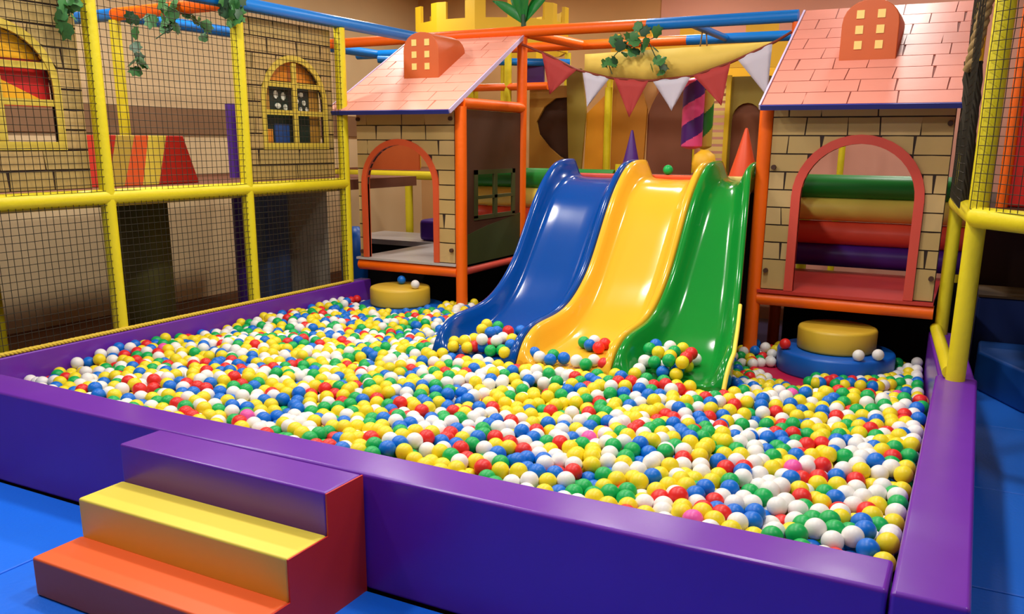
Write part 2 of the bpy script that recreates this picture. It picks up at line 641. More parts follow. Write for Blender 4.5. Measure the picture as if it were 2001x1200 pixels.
# ------------------------------------------------------------------ left upper storey behind the net
# stone-printed window panels bolted between the posts (facing +x)
def side_window_panel(y0, y1, cy, label, variant):
    t = thing('stone_panel', label, 'wall panel', (-0.075, (y0 + y1) / 2, 1.31))
    O, Uv, Wv, N = (-0.06, 0, 0), (0, 1, 0), (0, 0, 1), (1, 0, 0)
    hole = (cy, 0.32, 1.58, 1.86, 0.31)
    pb = arched_panel_mb(O, Uv, Wv, N, y0, y1, 1.312, 2.44, hole, 0.02).build('panel_board', M['joint'], t)
    stones(O, Uv, Wv, N, y0, y1, 1.312, 2.44, 0.1115, 0.27, (cy, 0.365, 1.535, 1.86, 0.355), pb, [M['brick3'], M['brick']], 11 + variant, gap=0.010, mergep=.3, jit=.012)
    fr = arch_band_mb(O, Uv, Wv, N, cy, 0.32, 1.58, 1.86, 0.31, 0.045, -0.01, 0.012).box(-0.07, -0.048, cy - .365, cy + .365, 1.535, 1.58)
    fo = fr.build('window_frame', M['win_frame'], t)
    mu = MB().box(-0.07, -0.052, cy - .022, cy + .022, 1.58, 2.16)
    mu.build('mullion', M['win_frame'], fo)
    for z in ((1.985, 1.79) if variant == 0 else (2.0, 1.80)):
        MB().box(-0.071, -0.053, cy - .32, cy + .32, z - .018, z + .018).build('transom', M['win_frame'], fo)
    bx = -0.115
    if variant == 0:
        pic = MB().box(bx - .012, bx, cy - .34, cy + .34, 1.77, 2.2).build('picture_board', M['pic_red'], t)
        for s in (-1, 0):
            a = cy + s * .32
            MB().prism([(bx, a, 1.80), (bx, a + .30, 1.80), (bx, a, 1.93)], (.006, 0, 0)).build('triangle', M['pic_yellow'], pic)
            MB().prism([(bx, a + .02, 2.02), (bx, a + .30, 2.02), (bx, a + .30, 2.19), (bx, a + .02, 2.19), (bx, a + .02, 2.09)], (.006, 0, 0)).build('triangle', M['pic_yellow'], pic)
    else:
        pic = MB().box(bx - .012, bx, cy - .34, cy + .34, 1.57, 2.2).build('picture_board', M['pic_dark'], t)
        MB().prism([(bx, cy - .34, 2.03), (bx, cy + .34, 2.03), (bx, cy + .34, 2.2), (bx, cy - .34, 2.2)], (.005, 0, 0)).build('arch_patch', M['pic_orange'], pic)
        MB().box(bx, bx + .005, cy - .31, cy - .22, 1.80, 1.98).build('edge_patch', M['tan_board'], pic)
        MB().box(bx, bx + .005, cy - .31, cy - .20, 1.58, 1.68).build('orange_patch', M['pic_orange'], pic)
        MB().box(bx, bx + .005, cy - .18, cy - .02, 1.58, 1.72).build('blue_patch', M['pic_blue'], pic)
        MB().box(bx, bx + .005, cy + .22, cy + .33, 1.58, 1.98).build('edge_patch', M['tan_board'], pic)
        for (a, z, sy, sz) in ((-.15, 1.93, .022, .03), (-.07, 1.92, .022, .03), (-.13, 1.85, .03, .02), (-.05, 1.84, .02, .025), (.06, 1.95, .025, .018), (.13, 1.94, .028, .018),
                               (.08, 1.89, .018, .018), (.16, 1.88, .018, .02), (.05, 1.83, .015, .02), (.12, 1.83, .015, .02), (.19, 1.83, .015, .02)):
            pts = [(bx, cy + a + sy * math.cos(2 * PI * k / 10), z + sz * math.sin(2 * PI * k / 10)) for k in range(10)]
            MB().prism(pts, (.007, 0, 0)).build('white_patch', M['pic_white'], pic)


side_window_panel(0.12, 1.17, 0.665, 'stone-printed panel with red and yellow arched window, leftmost behind net', 0)
side_window_panel(2.415, 3.42, 2.98, 'stone-printed panel with arched window showing dark picture, beside left playhouse', 1)

dk = thing('upper_deck', 'yellow-edged upper deck floor behind the left net', 'deck', (-0.6, 1.7, 1.2))
MB().box(-2.05, -0.06, -0.6, 4.6, 1.2, 1.285).build('deck_board', M['deck_brown'], dk)  # back part unseen, widened to shade the lower wall behind
MB().box(-0.06, -0.047, -0.3, 3.42, 1.2, 1.305).build('edge_strip', M['deck_edge'], dk)

rear = thing('pipe_scaffold', 'second row of padded posts with blue and orange tubes behind the upper deck', 'frame', (-1.25, 2.4, 0))
for y, c, z0 in ((1.22, 'yellow_pad', 0), (2.40, 'yellow_pad', 0), (4.62, 'yellow_pad', 0)):
    MB().tube([(-1.255, y, z0), (-1.255, y, 2.46)], 0.042 if c != 'purple_pad' else 0.05).build('post', M[c], rear)
MB().tube([(-1.1, 3.36, 0), (-1.1, 3.36, 1.9)], 0.05).build('short_post', M['purple_pad'], rear)
MB().tube([(-1.25, 2.40, 2.5), (-0.05, 2.35, 2.5)], 0.045).build('cross_tube', M['orange_pad'], rear)
MB().tube([(-2.5, 2.42, 2.5), (-1.25, 2.40, 2.5)], 0.045).build('cross_tube', M['blue_pad'], rear)
MB().tube([(-1.25, 2.44, 2.5), (-1.25, 5.85, 2.5)], 0.045).build('top_tube', M['blue_pad'], rear)

fh = thing('foam_hurdle', 'red, yellow and orange striped soft foam hurdle on the upper deck', 'foam block', (-0.75, 2.1, 1.285))
for nm, q, mm in (('red_end', (2.12, 2.49, 2.22, 2.37), 'step_red'), ('yellow_slab', (1.98, 2.12, 2.065, 2.22), 'step_yellow'), ('orange_slab', (1.83, 1.98, 1.95, 2.065), 'step_orange'),
                  ('tan_slab', (1.70, 1.83, 1.80, 1.95), 'deck_edge'), ('red_slab', (1.60, 1.70, 1.70, 1.80), 'step_red')):
    a, b, c, d = q
    o = MB().prism([(-0.6, a, 1.286), (-0.6, b, 1.286), (-0.6, d, 1.625), (-0.6, c, 1.625)], (-0.35, 0, 0)).build(nm, M[mm], fh, bevel=0.006)
    o['label'] = nm.replace('_', ' ') + ' of the hurdle'

# soft pads and columns under the upper deck, seen through the net
o = MB().lathe((-1.0, 2.27, 0), [(.19, 0), (.19, 1.19)], 20).build('foam_column', M['dk_green_pad'], loc=(-1.0, 2.27, 0))
tag(o, 'dark green foam column standing under the upper deck behind the net', 'column')
o = MB().box(-1.16, -1.0, 3.58, 3.90, 0, 1.19).build('foam_column', M['navy_pad'], loc=(-1.0, 3.7, 0), bevel=.03)
tag(o, 'dark blue square foam column under the deck behind second net post', 'column')
o = MB().box(-1.14, -1.06, 3.96, 4.52, 0, 1.19).build('grey_pad_panel', M['grey_pad'], loc=(-1.1, 4.2, 0), bevel=.015)
tag(o, 'grey padded board under the deck between blue column and playhouse', 'panel')
o = MB().lathe((-0.95, 4.78, 0), [(.10, 0), (.14, .2), (.15, .5), (.12, .68), (.05, .76)], 20).build('punch_bag', M['drum_blue'], loc=(-0.95, 4.78, 0))
tag(o, 'small blue inflated bag standing on floor beside left playhouse', 'bag')

# ------------------------------------------------------------------ play houses


def roof_part(t, x0, x1, eave, ridge, mats, joint, seed, side_edge):
    ey, ez = eave
    ry, rz = ridge
    W_ = Vector((0, ry - ey, rz - ez))
    L = W_.length
    W_.normalize()
    N = Vector((1, 0, 0)).cross(W_)
    O = Vector((x0, ey, ez))
    w = x1 - x0
    rf = MB().prism([O, O + Vector((w, 0, 0)), O + Vector((w, 0, 0)) + W_ * L, O + W_ * L], -N * 0.022).build('roof', joint, t)
    stones(O, (1, 0, 0), W_, N, 0.004, w - 0.004, 0.004, L - .004, 0.155, 0.235, None, rf, mats, seed, d=0.005, gap=0.007, mergep=.1, name='shingle', jit=.009)
    MB().prism([O - N * .024, O + N * .007, O + Vector((w, 0, 0)) + N * .007, O + Vector((w, 0, 0)) - N * .024], -W_ * 0.012).build('eave_edge', M['navy_edge'], rf)
    for sx, nm in ((0.0, -1), (w, 1)):
        B = O + Vector((sx, 0, 0))
        MB().prism([B - N * .024, B + N * .008, B + N * .008 + W_ * L, B - N * .024 + W_ * L], Vector((nm * 0.012, 0, 0))).build('side_edge', side_edge, rf)
    return rf


def dormer_part(t, cx, y, z0, w, h):
    hw = w / 2
    poly = [(cx - hw, y, z0), (cx + hw, y, z0), (cx + hw, y, z0 + h * .60)]
    for k in range(1, 12):
        a = PI * k / 12
        poly.append((cx + hw * math.cos(a), y, z0 + h * .60 + h * .40 * math.sin(a) ** .9))
    poly.append((cx - hw, y, z0 + h * .60))
    d = MB().prism(poly, (0, 0.42, 0)).build('dormer', M['dormer'], t, bevel=.006, bseg=2)
    for i in (-1, 1):
        for k in range(3):
            MB().box(cx + i * .062 - .023, cx + i * .062 + .023, y - .004, y + .002, z0 + .07 + k * .092, z0 + .07 + k * .092 + .05).build('window_pane', M['cream'], d)
    return d


# left house
hl = thing('play_house', 'left playhouse with pink roof and pale stone front with arched doorway', 'playhouse', (0.52, 4.1, 0))
FY = 3.6
O, Uv, Wv, N = (0, FY - .012, 0), (1, 0, 0), (0, 0, 1), (0, -1, 0)
holeL = (0.463, 0.326, 0.655, 1.255, 0.315)
fp = arched_panel_mb(O, Uv, Wv, N, 0.045, 0.985, 0.655, 1.83, holeL, 0.022).build('front_panel', M['joint'], hl)
stones(O, Uv, Wv, N, 0.045, 0.985, 0.655, 1.83, 0.1133, 0.225, (0.463, 0.37, 0.655, 1.255, 0.36), fp, [M['brick2'], M['brick']], 3, first=0.16, gap=.0085, jit=.011)
arch_band_mb(O, Uv, Wv, N, 0.463, 0.326, 0.655, 1.255, 0.315, 0.047, -.03, .022).build('arch_trim', M['arch_orange'], hl)
MB().tube([(1.03, FY, 0.005), (1.03, FY, 1.86)], RT + .002).build('front_post', M['orange_pad'], hl)
MB().tube([(1.03, 4.62, 0.005), (1.03, 4.62, 2.46)], RT).build('rear_post', M['orange_pad'], hl)
MB().tube([(1.03, FY, 1.885), (1.03, 4.62, 1.885)], RT).build('side_beam', M['orange_pad'], hl)
MB().tube([(0.03, FY, 0.588), (1.0, FY, 0.588)], RT).build('floor_beam', M['orange_pad'], hl)
MB().tube([(1.03, FY, 0.588), (1.03, 4.62, 0.588)], .03).build('side_floor_beam', M['arch_red'], hl)
MB().box(0.02, 1.0, FY - .045, 4.75, 0.634, 0.652).build('floor_board', M['grey_floor'], hl)
# dark side wall with the cross window
sp = MB()
for (a, b, c, d) in ((3.64, 3.80, .64, 1.84), (4.46, 4.60, .64, 1.84), (3.80, 4.46, .64, 1.0), (3.80, 4.46, 1.36, 1.84)):
    sp.box(1.02, 1.04, a, b, c, d)
so = sp.build('side_panel', M['side_brown'], hl)
g = [(1.04, 3.64, .64), (1.04, 4.60, .64), (1.04, 4.60, 1.0), (1.04, 4.46, .985), (1.04, 4.2, .95), (1.04, 4.0, .93), (1.04, 3.8, .90), (1.04, 3.64, .87)]
MB().prism(g, (.005, 0, 0)).build('green_band', M['side_green'], so)
fr = MB().box(1.035, 1.05, 3.78, 3.83, 1.0, 1.38).box(1.035, 1.05, 4.42, 4.47, 1.0, 1.38).box(1.035, 1.05, 3.78, 4.47, 1.345, 1.38).box(1.035, 1.05, 3.78, 4.47, .985, 1.02)
fo = fr.build('window_frame', M['frame_green'], so)
MB().box(1.03, 1.052, 4.10, 4.15, 1.0, 1.37).build('mullion', M['frame_green'], so)
MB().box(1.03, 1.052, 3.8, 4.46, 1.15, 1.175).build('transom', M['frame_green'], so)
roof_part(hl, -0.115, 1.045, (3.40, 1.825), (4.63, 2.485), [M['shingle']], M['shingle_joint2'], 21, M['lilac_edge'])
dormer_part(hl, 0.475, 3.9, 2.095, 0.34, 0.36)
for x, y, z in ((0.075, FY - .022, .70), (0.955, FY - .022, .76), (0.075, FY - .022, 1.77), (0.955, FY - .022, 1.77)):
    MB().tube([(x, y, z), (x, y - .02, z)], .016, 10).build('bolt_cap', M['dark_brown'], hl)

# right house
hr = thing('play_house', 'right playhouse with rose shingle roof and stone front with arched doorway', 'playhouse', (3.9, 4.1, 0))
holeR = (3.92, 0.335, 0.655, 1.27, 0.33)
fp = arched_panel_mb(O, Uv, Wv, N, 3.375, 4.425, 0.655, 1.85, holeR, 0.022).build('front_panel', M['joint'], hr)
stones(O, Uv, Wv, N, 3.375, 4.425, 0.655, 1.85, 0.1133, 0.225, (3.92, 0.385, 0.655, 1.27, 0.38), fp, [M['brick2'], M['brick']], 8, first=0.2, gap=.0085, jit=.011)
arch_band_mb(O, Uv, Wv, N, 3.92, 0.335, 0.655, 1.27, 0.33, 0.055, -.03, .024).build('arch_trim', M['arch_red'], hr)
MB().tube([(3.332, FY, 0.005), (3.332, FY, 1.84)], RT + .002).build('front_post', M['orange_pad'], hr)
MB().tube([(3.29, 4.62, 0.005), (3.29, 4.62, 2.46)], RT).build('rear_post', M['orange_pad'], hr)
MB().tube([(3.36, FY, 0.588), (4.435, FY, 0.588)], RT).build('floor_beam', M['orange_pad'], hr)
MB().box(3.36, 4.43, FY - .045, 4.75, 0.632, 0.652).build('floor_board', M['red_floor'], hr)
roof_part(hr, 3.33, 4.50, (3.40, 1.825), (4.63, 2.535), [M['shingle2']], M['shingle_joint'], 5, M['lilac_edge'])
dormer_part(hr, 3.865, 3.9, 2.115, 0.34, 0.37)
for x, y, z in ((3.405, FY - .022, .78), (4.40, FY - .022, .80), (3.405, FY - .022, 1.45), (4.40, FY - .022, 1.72)):
    MB().tube([(x, y, z), (x, y - .02, z)], .016, 10).build('bolt_cap', M['dark_brown'], hr)

# black sheets added as the shade below the houses and the slide deck
o = MB().box(0.06, 1.0, 4.70, 4.72, 0.004, 0.63).build('shade_panel', M['black'], loc=(.5, 4.7, 0))
tag(o, 'black panel standing in for the shade under the left playhouse', 'panel')
o = MB().box(3.36, 4.6, 4.70, 4.72, 0.004, 0.63).build('shade_panel', M['black'], loc=(4, 4.7, 0))
tag(o, 'black panel standing in for the shade under the right playhouse', 'panel')

# ------------------------------------------------------------------ slide deck, rollers, rear deck
sd = thing('slide_deck', 'brown raised deck behind the tops of the three slides', 'deck', (2.6, 4.4, 0.004))
MB().box(1.84, 3.26, 3.84, 5.2, 1.27, 1.335).build('deck_board', M['deck_brown'], sd)
MB().box(1.84, 1.87, 3.86, 5.2, 0.004, 1.27).build('side_shade_panel', M['black'], sd)  # black sheet in place of the shade beside and under the deck
MB().box(1.87, 3.24, 3.84, 3.86, 0.004, 1.27).build('front_shade_panel', M['black'], sd)  # shade under the deck front, put in as a black sheet
for a, b, mm in ((1.86, 2.41, 'arch_red'), (2.41, 2.80, 'cone_orange'), (2.80, 3.26, 'cream')):
    MB().box(a, b, 3.845, 3.92, 1.336, 1.375).build('edge_pad', M[mm], sd, bevel=.012)
rd = thing('rear_deck', 'brown rear deck carrying the cut-out boards at the back', 'deck', (1.4, 6.0, 0))
MB().box(-2.0, 4.6, 5.6, 6.9, 1.22, 1.30).build('deck_board', M['deck_brown'], rd)
MB().tube([(-2.2, 5.58, 1.25), (4.6, 5.58, 1.25)], .045).build('edge_rail', M['yellow_pad'], rd)
for x in (-0.82, 0.2, 1.05, 3.3, 4.55):
    MB().tube([(x, 5.58, 0), (x, 5.58, 1.21)], .042).build('post', M['yellow_pad'], rd)

for (xa, xb, yy, who) in ((3.38, 4.56, 4.82, 'right'), (0.34, 1.80, 4.9, 'left')):
    rr = thing('roller_barrier', 'stack of green, yellow, red and purple foam rollers behind the %s playhouse' % who, 'roller barrier', ((xa + xb) / 2, yy, .55))
    for z, mm in ((1.285, 'roll_green'), (1.115, 'roll_yellow'), (0.935, 'roll_red'), (0.765, 'roll_purple')):
        o = MB().tube([(xa, yy, z), (xb, yy, z)], .089, 20).build('roller', M[mm], rr)
        o['label'] = mm.split('_')[1] + ' foam roller'
    for x in (xa - .03, xb + .03):
        MB().tube([(x, yy, 0.55), (x, yy, 1.42)], .03).build('upright', M['yellow_pad'], rr)
        MB().tube([(x, yy, 0.005), (x, yy, .55)], .03).build('upright_foot', M['black'], rr)
o = MB().box(-0.22, 0.10, 4.86, 5.16, 0.652, 0.86).build('foam_block', M['roll_purple'], loc=(-.05, 5.0, .652), bevel=.04)
tag(o, 'purple foam block behind the left playhouse doorway', 'foam block')
hb = thing('back_platform', 'grey low platform behind the left playhouse', 'platform', (-0.3, 5.0, 0))
MB().box(-1.1, 0.30, 4.78, 5.5, .60, .65).build('platform_board', M['grey_floor'], hb)
MB().box(-1.05, 0.25, 4.80, 5.48, 0, .60).build('platform_base', M['black'], hb)

# ------------------------------------------------------------------ slides
LY = [3.84, 3.70, 3.60, 3.50, 3.40, 3.30, 3.20, 3.10, 3.00, 2.92, 2.84, 2.76, 2.68, 2.60, 2.50, 2.40, 2.28, 2.18, 2.10, 2.05, 2.00, 1.965, 1.93]
LZ = [1.482, 1.482, 1.474, 1.445, 1.385, 1.305, 1.205, 1.075, .945, .85, .775, .715, .665, .628, .598, .584, .578, .572, .555, .535, .50, .46, .40]
BY = [3.84, 3.65, 3.5, 3.35, 3.2, 3.05, 2.9, 2.75, 2.6, 2.45, 2.3, 2.15, 2.0, 1.93]
BZ = [1.352, 1.350, 1.315, 1.225, 1.06, .88, .71, .585, .50, .45, .425, .41, .395, .385]


def slide(name, label, xl0, xl1, xr0, xr1, mm, rim=None):
    t = tag(MB().box(0, 0, 0, 0, 0, 0).build(name, mm, loc=((xl1 + xr1) / 2, 2.9, 0.0)), label, 'slide')
    ys = [3.84 - (3.84 - 1.93) * k / 60 for k in range(61)]
    lz = np.interp([-y for y in ys], [-y for y in LY], LZ)
    bz = np.interp([-y for y in ys], [-y for y in BY], BZ)
    k5 = np.array([1, 2, 3, 2, 1]) / 9.0
    bz = np.convolve(np.pad(bz, 2, 'edge'), k5, 'valid')
    lz2 = np.convolve(np.pad(lz, 2, 'edge'), k5, 'valid')
    mb = MB()
    v = []
    m = 0
    for k, y in enumerate(ys):
        s = smoothstep(2.95, 2.1, y)
        xl = xl0 + (xl1 - xl0) * s
        xr = xr0 + (xr1 - xr0) * (s if not rim else min(1, max(0, (3.5 - y) / 1.4)))
        zl = lz2[k] if y > 2.05 else lz[k]
        zb = bz[k]
        zl = max(zl, zb + .012)
        h = zl - zb
        prof = [(0, -.03), (0, h - .018), (.006, h - .005), (.018, h), (.034, h - .003), (.045, h - .016), (.062, h * .58), (.082, h * .19), (.100, h * .05), (.125, 0)]
        left = [(xl + a, zb + b) for a, b in prof]
        right = [(xr - a, zb + b) for a, b in reversed(prof)]
        nmid = 5
        mid = []
        for q in range(1, nmid):
            tt = q / nmid
            mid.append((left[-1][0] * (1 - tt) + right[0][0] * tt, zb - .006 * math.sin(PI * tt)))
        ring = left + mid + right
        m = len(ring)
        v += [(x, y, z) for x, z in ring]
    f = []
    for k in range(len(ys) - 1):
        for i in range(m):
            i2 = (i + 1) % m
            f.append((k * m + i, (k + 1) * m + i, (k + 1) * m + i2, k * m + i2))
    f.append(list(range(m)))
    f.append([(len(ys) - 1) * m + i for i in range(m - 1, -1, -1)])
    mb.add(v, f[:-2], True)
    mb.add([], [], False)
    mb.f += [list(f[-2]), list(f[-1])]
    mb.mi += [0, 0]
    mb.sm += [False, False]
    tmp = mb.build(name + '_tmp', mm, loc=tuple(t.location))
    old = t.data
    t.data = tmp.data
    bpy.data.objects.remove(tmp)
    bpy.data.meshes.remove(old)
    bm = bmesh.new()
    bm.from_mesh(t.data)
    bmesh.ops.recalc_face_normals(bm, faces=bm.faces)
    bm.to_mesh(t.data)
    bm.free()
    t.data.name = name
    if rim:
        pts = []
        for k, y in enumerate(ys):
            if y < 2.75:
                zl = lz2[k] if y > 2.05 else lz[k]
                zl = max(zl, bz[k] + .012)
                pts.append((xr0 + (xr1 - xr0) * min(1, max(0, (3.5 - y) / 1.4)) + .004, y, zl - .012))
        MB().tube(pts, .012, 8).build('rim', rim, t)
    return t


slide('slide', 'shiny blue plastic slide, leftmost of the three', 1.845, 1.825, 2.405, 2.385, M['slide_blue'])
slide('slide', 'shiny yellow plastic slide between blue and green ones', 2.413, 2.393, 2.955, 2.955, M['slide_yellow'])
slide('slide', 'shiny green plastic slide beside the right playhouse post', 2.963, 2.963, 3.283, 3.57, M['slide_green'], rim=M['step_yellow'])

# ------------------------------------------------------------------ drum steps


def drum_stack(cx, cy, who):
    for z0, r, mm, nm, lb in ((0.005, .50, 'drum_magenta', 'foam_disc', 'magenta'), (.15, .365, 'drum_blue', 'foam_disc', 'blue'), (.30, .245, 'drum_yellow', 'foam_disc', 'yellow')):
        b = .018
        h = .149
        o = MB().lathe((cx, cy, z0), [(r - b, 0), (r - b * .3, b * .3), (r, b), (r, h - b), (r - b * .3, h - b * .3), (r - b, h)], 48).build(nm, M[mm], loc=(cx, cy, z0))
        tag(o, {'magenta': 'large magenta round foam step, lowest of the stack at the %s playhouse',
                'blue': 'blue round foam step between magenta and yellow ones at the %s playhouse',
                'yellow': 'small yellow round foam step on top of stack at the %s playhouse'}[lb] % who, 'foam step')


DR = [(0.50, 3.50), (3.89, 3.58)]
drum_stack(*DR[0], 'left')
drum_stack(*DR[1], 'right')

# ------------------------------------------------------------------ right side frame, net, rope, red pad, blue blocks
P1 = Vector((4.60, 2.468, 0))
P2 = Vector((4.488, 3.65, 0))
P3 = Vector((4.98, 2.0, 0))
rf = thing('corner_frame', 'yellow padded corner posts and rail with net at the right of the pit', 'frame', (4.6, 2.5, HW))
MB().tube([P1 + Vector((0, 0, HW)), P1 + Vector((0, 0, 2.6))], RT + .002).build('post', M['yellow_pad'], rf)
MB().tube([P2 + Vector((0, 0, HW)), P2 + Vector((0, 0, 2.46))], RT - .004).build('post', M['yellow_pad'], rf)
z = Vector((0, 0, 1.262))
PE = P3 + (P3 - P1)
MB().tube([PE + Vector((0, 0, .0)), PE + Vector((0, 0, 2.6))], RT + .002).build('post', M['yellow_pad'], rf)
MB().tube([P2 + z, P1.lerp(P2, .10) + z, P1 + z + Vector((-.0, -.05, 0)), P3 + z, P3 + (P3 - P1) + z], .05).build('rail', M['yellow_pad'], rf)
zz = Vector((0, 0, HW + .035))
MB().tube([P2 + zz + Vector((-.03, 0, 0)), P1 + zz + Vector((-.03, 0, 0))], .034).build('bottom_rail', M['yellow_pad'], rf)
off = Vector((-.035, -.045, 0))


def n1(u, v):
    p = P2.lerp(P1, u) + off * u + Vector((-.045, 0, 0))
    return (p.x, p.y, 1.30 + 1.3 * v)


def n2(u, v):
    p = P1.lerp(P3 + (P3 - P1), u) + off
    return (p.x, p.y, 1.30 + 1.3 * v)


net_mb(n1, 27, 31, seed=5).build('net', M['net'], rf)
net_mb(n2, 28, 31, seed=6).build('net', M['net'], rf)
rk = tag(rope_mb([(4.552, 3.0, 2.7), (4.515, 3.0, 2.3), (4.478, 3.0, 1.97)], .034, .16, step=.02, seg=10).build('hemp_rope', M['hemp'], loc=(4.5, 3.0, 2.0)),
         'thick twisted hemp rope hanging beside the right roof edge', 'rope')
gn = MB()
rnd = random.Random(4)
for k in range(14):
    a = 2 * PI * k / 14
    pts = []
    for q in range(9):
        s = q / 8
        rr_ = .03 * (1 + .4 * math.sin(q * 1.9 + k))
        pts.append((4.49 + .05 * s + rr_ * math.cos(a + q * .5), 3.04 + rr_ * math.sin(a + q * .5), 2.02 - .74 * s))
    gn.tube(pts, .009, 5)
tag(gn.build('gathered_net', M['net'], loc=(4.5, 3.04, 1.3)), 'dark bundle of gathered netting hanging below the hemp rope', 'net')

rp_ = thing('red_pad', 'tall red padded board behind the net at right edge', 'pad', (5.1, 3.3, 1.26))
MB().box(4.73, 5.7, 3.30, 3.36, 1.262, 2.7).build('pad_board', M['red_pad'], rp_, bevel=.02)
MB().tube([(4.715, 3.30, 1.262), (4.715, 3.30, 2.7)], .03).build('pad_edge', M['orange_pad'], rp_)
o = MB().tube([(4.62, 3.2, 2.56), (5.8, 3.2, 2.62)], .045).build('top_tube', M['blue_pad'], loc=(5, 3.2, 2.56))
tag(o, 'blue padded overhead tube above the red pad', 'tube')
dkr = thing('side_deck', 'dark raised deck beyond the right net with black back board', 'deck', (5.3, 3.9, 0))
MB().box(4.66, 6.6, 2.75, 5.2, 1.18, 1.26).build('deck_board', M['dark_brown'], dkr)
MB().box(4.66, 6.6, 5.22, 5.26, 0, 1.18).build('back_board', M['dark_brown'], dkr)
MB().box(6.6, 6.64, 2.75, 5.26, 0, 1.26).build('end_board', M['dark_brown'], dkr)
o = MB().prism([(4.72, 4.16, 0), (4.98, 3.68, 0), (6.2, 3.2, 0), (6.2, 4.55, 0), (4.72, 4.55, 0)], (0, 0, .26)).build('foam_step', M['step_blue'], loc=(5, 4.2, 0), bevel=.02)
tag(o, 'low dark blue foam step under the right side deck', 'foam step')
o = MB().box(4.68, 6.2, 4.6, 5.1, 0, .56).build('foam_block', M['mat_gap'], loc=(5.2, 4.8, 0), bevel=.02)
tag(o, 'taller navy foam block behind the low blue step at right', 'foam block')
o = MB().box(4.68, 6.2, 4.59, 5.1, .56, .576).build('wooden_ledge', M['brown_post'], loc=(5.2, 4.8, .56))
tag(o, 'thin tan ledge lying on the navy foam block', 'ledge')

# ------------------------------------------------------------------ overhead tubes
ov = thing('overhead_frame', 'orange and blue overhead tubes spanning between the two playhouses', 'frame', (1.9, 4.65, 2.5))


def otube(a, b, mm, r=.044):
    MB().tube([a, b], r).build('tube', M[mm], ov)


otube((-1.2, 4.66, 2.5), (1.05, 4.62, 2.505), 'orange_pad')
otube((1.05, 4.62, 2.505), (2.145, 4.60, 2.5), 'orange_pad')
otube((2.145, 4.60, 2.5), (3.29, 4.60, 2.5), 'blue_pad')
otube((-1.5, 5.65, 2.5), (-0.95, 5.68, 2.5), 'blue_pad')
otube((-0.95, 5.68, 2.5), (2.12, 5.74, 2.5), 'orange_pad')
otube((2.12, 5.74, 2.5), (3.2, 5.78, 2.5), 'blue_pad')
otube((1.05, 4.66, 2.5), (1.10, 5.70, 2.5), 'orange_pad')
for x in (-.06, .36):
    MB().tube([(x, 5.62, 1.30), (x, 5.62, 2.47)], .036).build('post', M['yellow_pad'], ov)
MB().tube([(-.10, 5.62, 2.13), (.8, 5.62, 2.13)], .036).build('rail', M['orange_pad'], ov)
MB().tube([(-.9, 5.2, 2.4), (.9, 5.9, 2.36)], .036).build('brace', M['blue_pad'], ov)

# ------------------------------------------------------------------ castle parapets


def parapet(name, label, cx, cy, rad, zb, h, mh, nside, nper, mm, rot, sq=1.0, foot=0.0):
    t = thing(name, label, 'castle', (cx, cy, zb))
    cor = [Vector((cx + rad * math.cos(2 * PI * k / nside + rot), cy + sq * rad * math.sin(2 * PI * k / nside + rot), 0)) for k in range(nside)]
    for k in range(nside):
        a, b = cor[k], cor[(k + 1) % nside]
        d = b - a
        nin = Vector((-d.y, d.x, 0)).normalized() * .035
        poly = [a + Vector((0, 0, zb)), b + Vector((0, 0, zb))]
        seq = []
        for q0, q1, hi in ((0, .25, 1), (.25, .75, 0), (.75, 1, 1)):
            z1 = zb + h + mh * hi
            seq.append((a + d * q0 + Vector((0, 0, z1)), a + d * q1 + Vector((0, 0, z1))))
        for s0, s1 in reversed(seq):
            poly += [s1, s0]
        MB().prism(poly, nin).build('crenel_wall', mm, t)
        if k % 3 == 0:
            MB().tube([(a.x, a.y, foot), (a.x, a.y, zb)], .035).build('support_post', M['yellow_pad'], t)
    return t


parapet('castle_parapet', 'yellow crenellated castle tower top behind the left playhouse roof', -0.40, 6.62, 0.89, 2.55, 0.29, 0.17, 12, 1, M['castle'], PI / 12, .86, 1.30)
parapet('castle_parapet', 'small orange-yellow crenellated parapet behind the overhead blue tubes', 2.0, 7.6, 1.35, 2.35, 0.28, 0.14, 12, 1, M['castle_in'], PI / 8, .5)
# ------------------------------------------------------------------ rear cut-out boards on the back deck
BYY = 5.92


def board(name, label, poly, mm, y=BYY, th=.03, cat='board'):
    cx = sum(p[0] for p in poly) / len(poly)
    o = MB().prism([(u, y, w) for u, w in poly], (0, th, 0)).build(name, mm, loc=(cx, y, 1.30))
    return tag(o, label, cat)


def holed_board():
    # tan board with a leaf-shaped opening: left and right halves around it
    t = thing('cutout_board', 'tan board with dark leaf-shaped opening behind the left rear post', 'board', (.66, BYY, 1.3))
    leaf = [(.89, 2.04), (.74, 2.03), (.62, 1.95), (.53, 1.80), (.56, 1.68), (.68, 1.55), (.80, 1.46), (.90, 1.42)]
    outer = [(.45, 1.30), (.92, 1.30), (.92, 1.40)] + leaf[::-1] + [(.92, 2.06), (.92, 2.15), (.45, 2.15)]
    MB().prism([(u, BYY, w) for u, w in outer], (0, .03, 0)).build('board_face', M['tan_board'], t)
    MB().box(.50, .93, BYY + .06, BYY + .07, 1.31, 2.14).build('board_backing', M['dark_brown'], t)


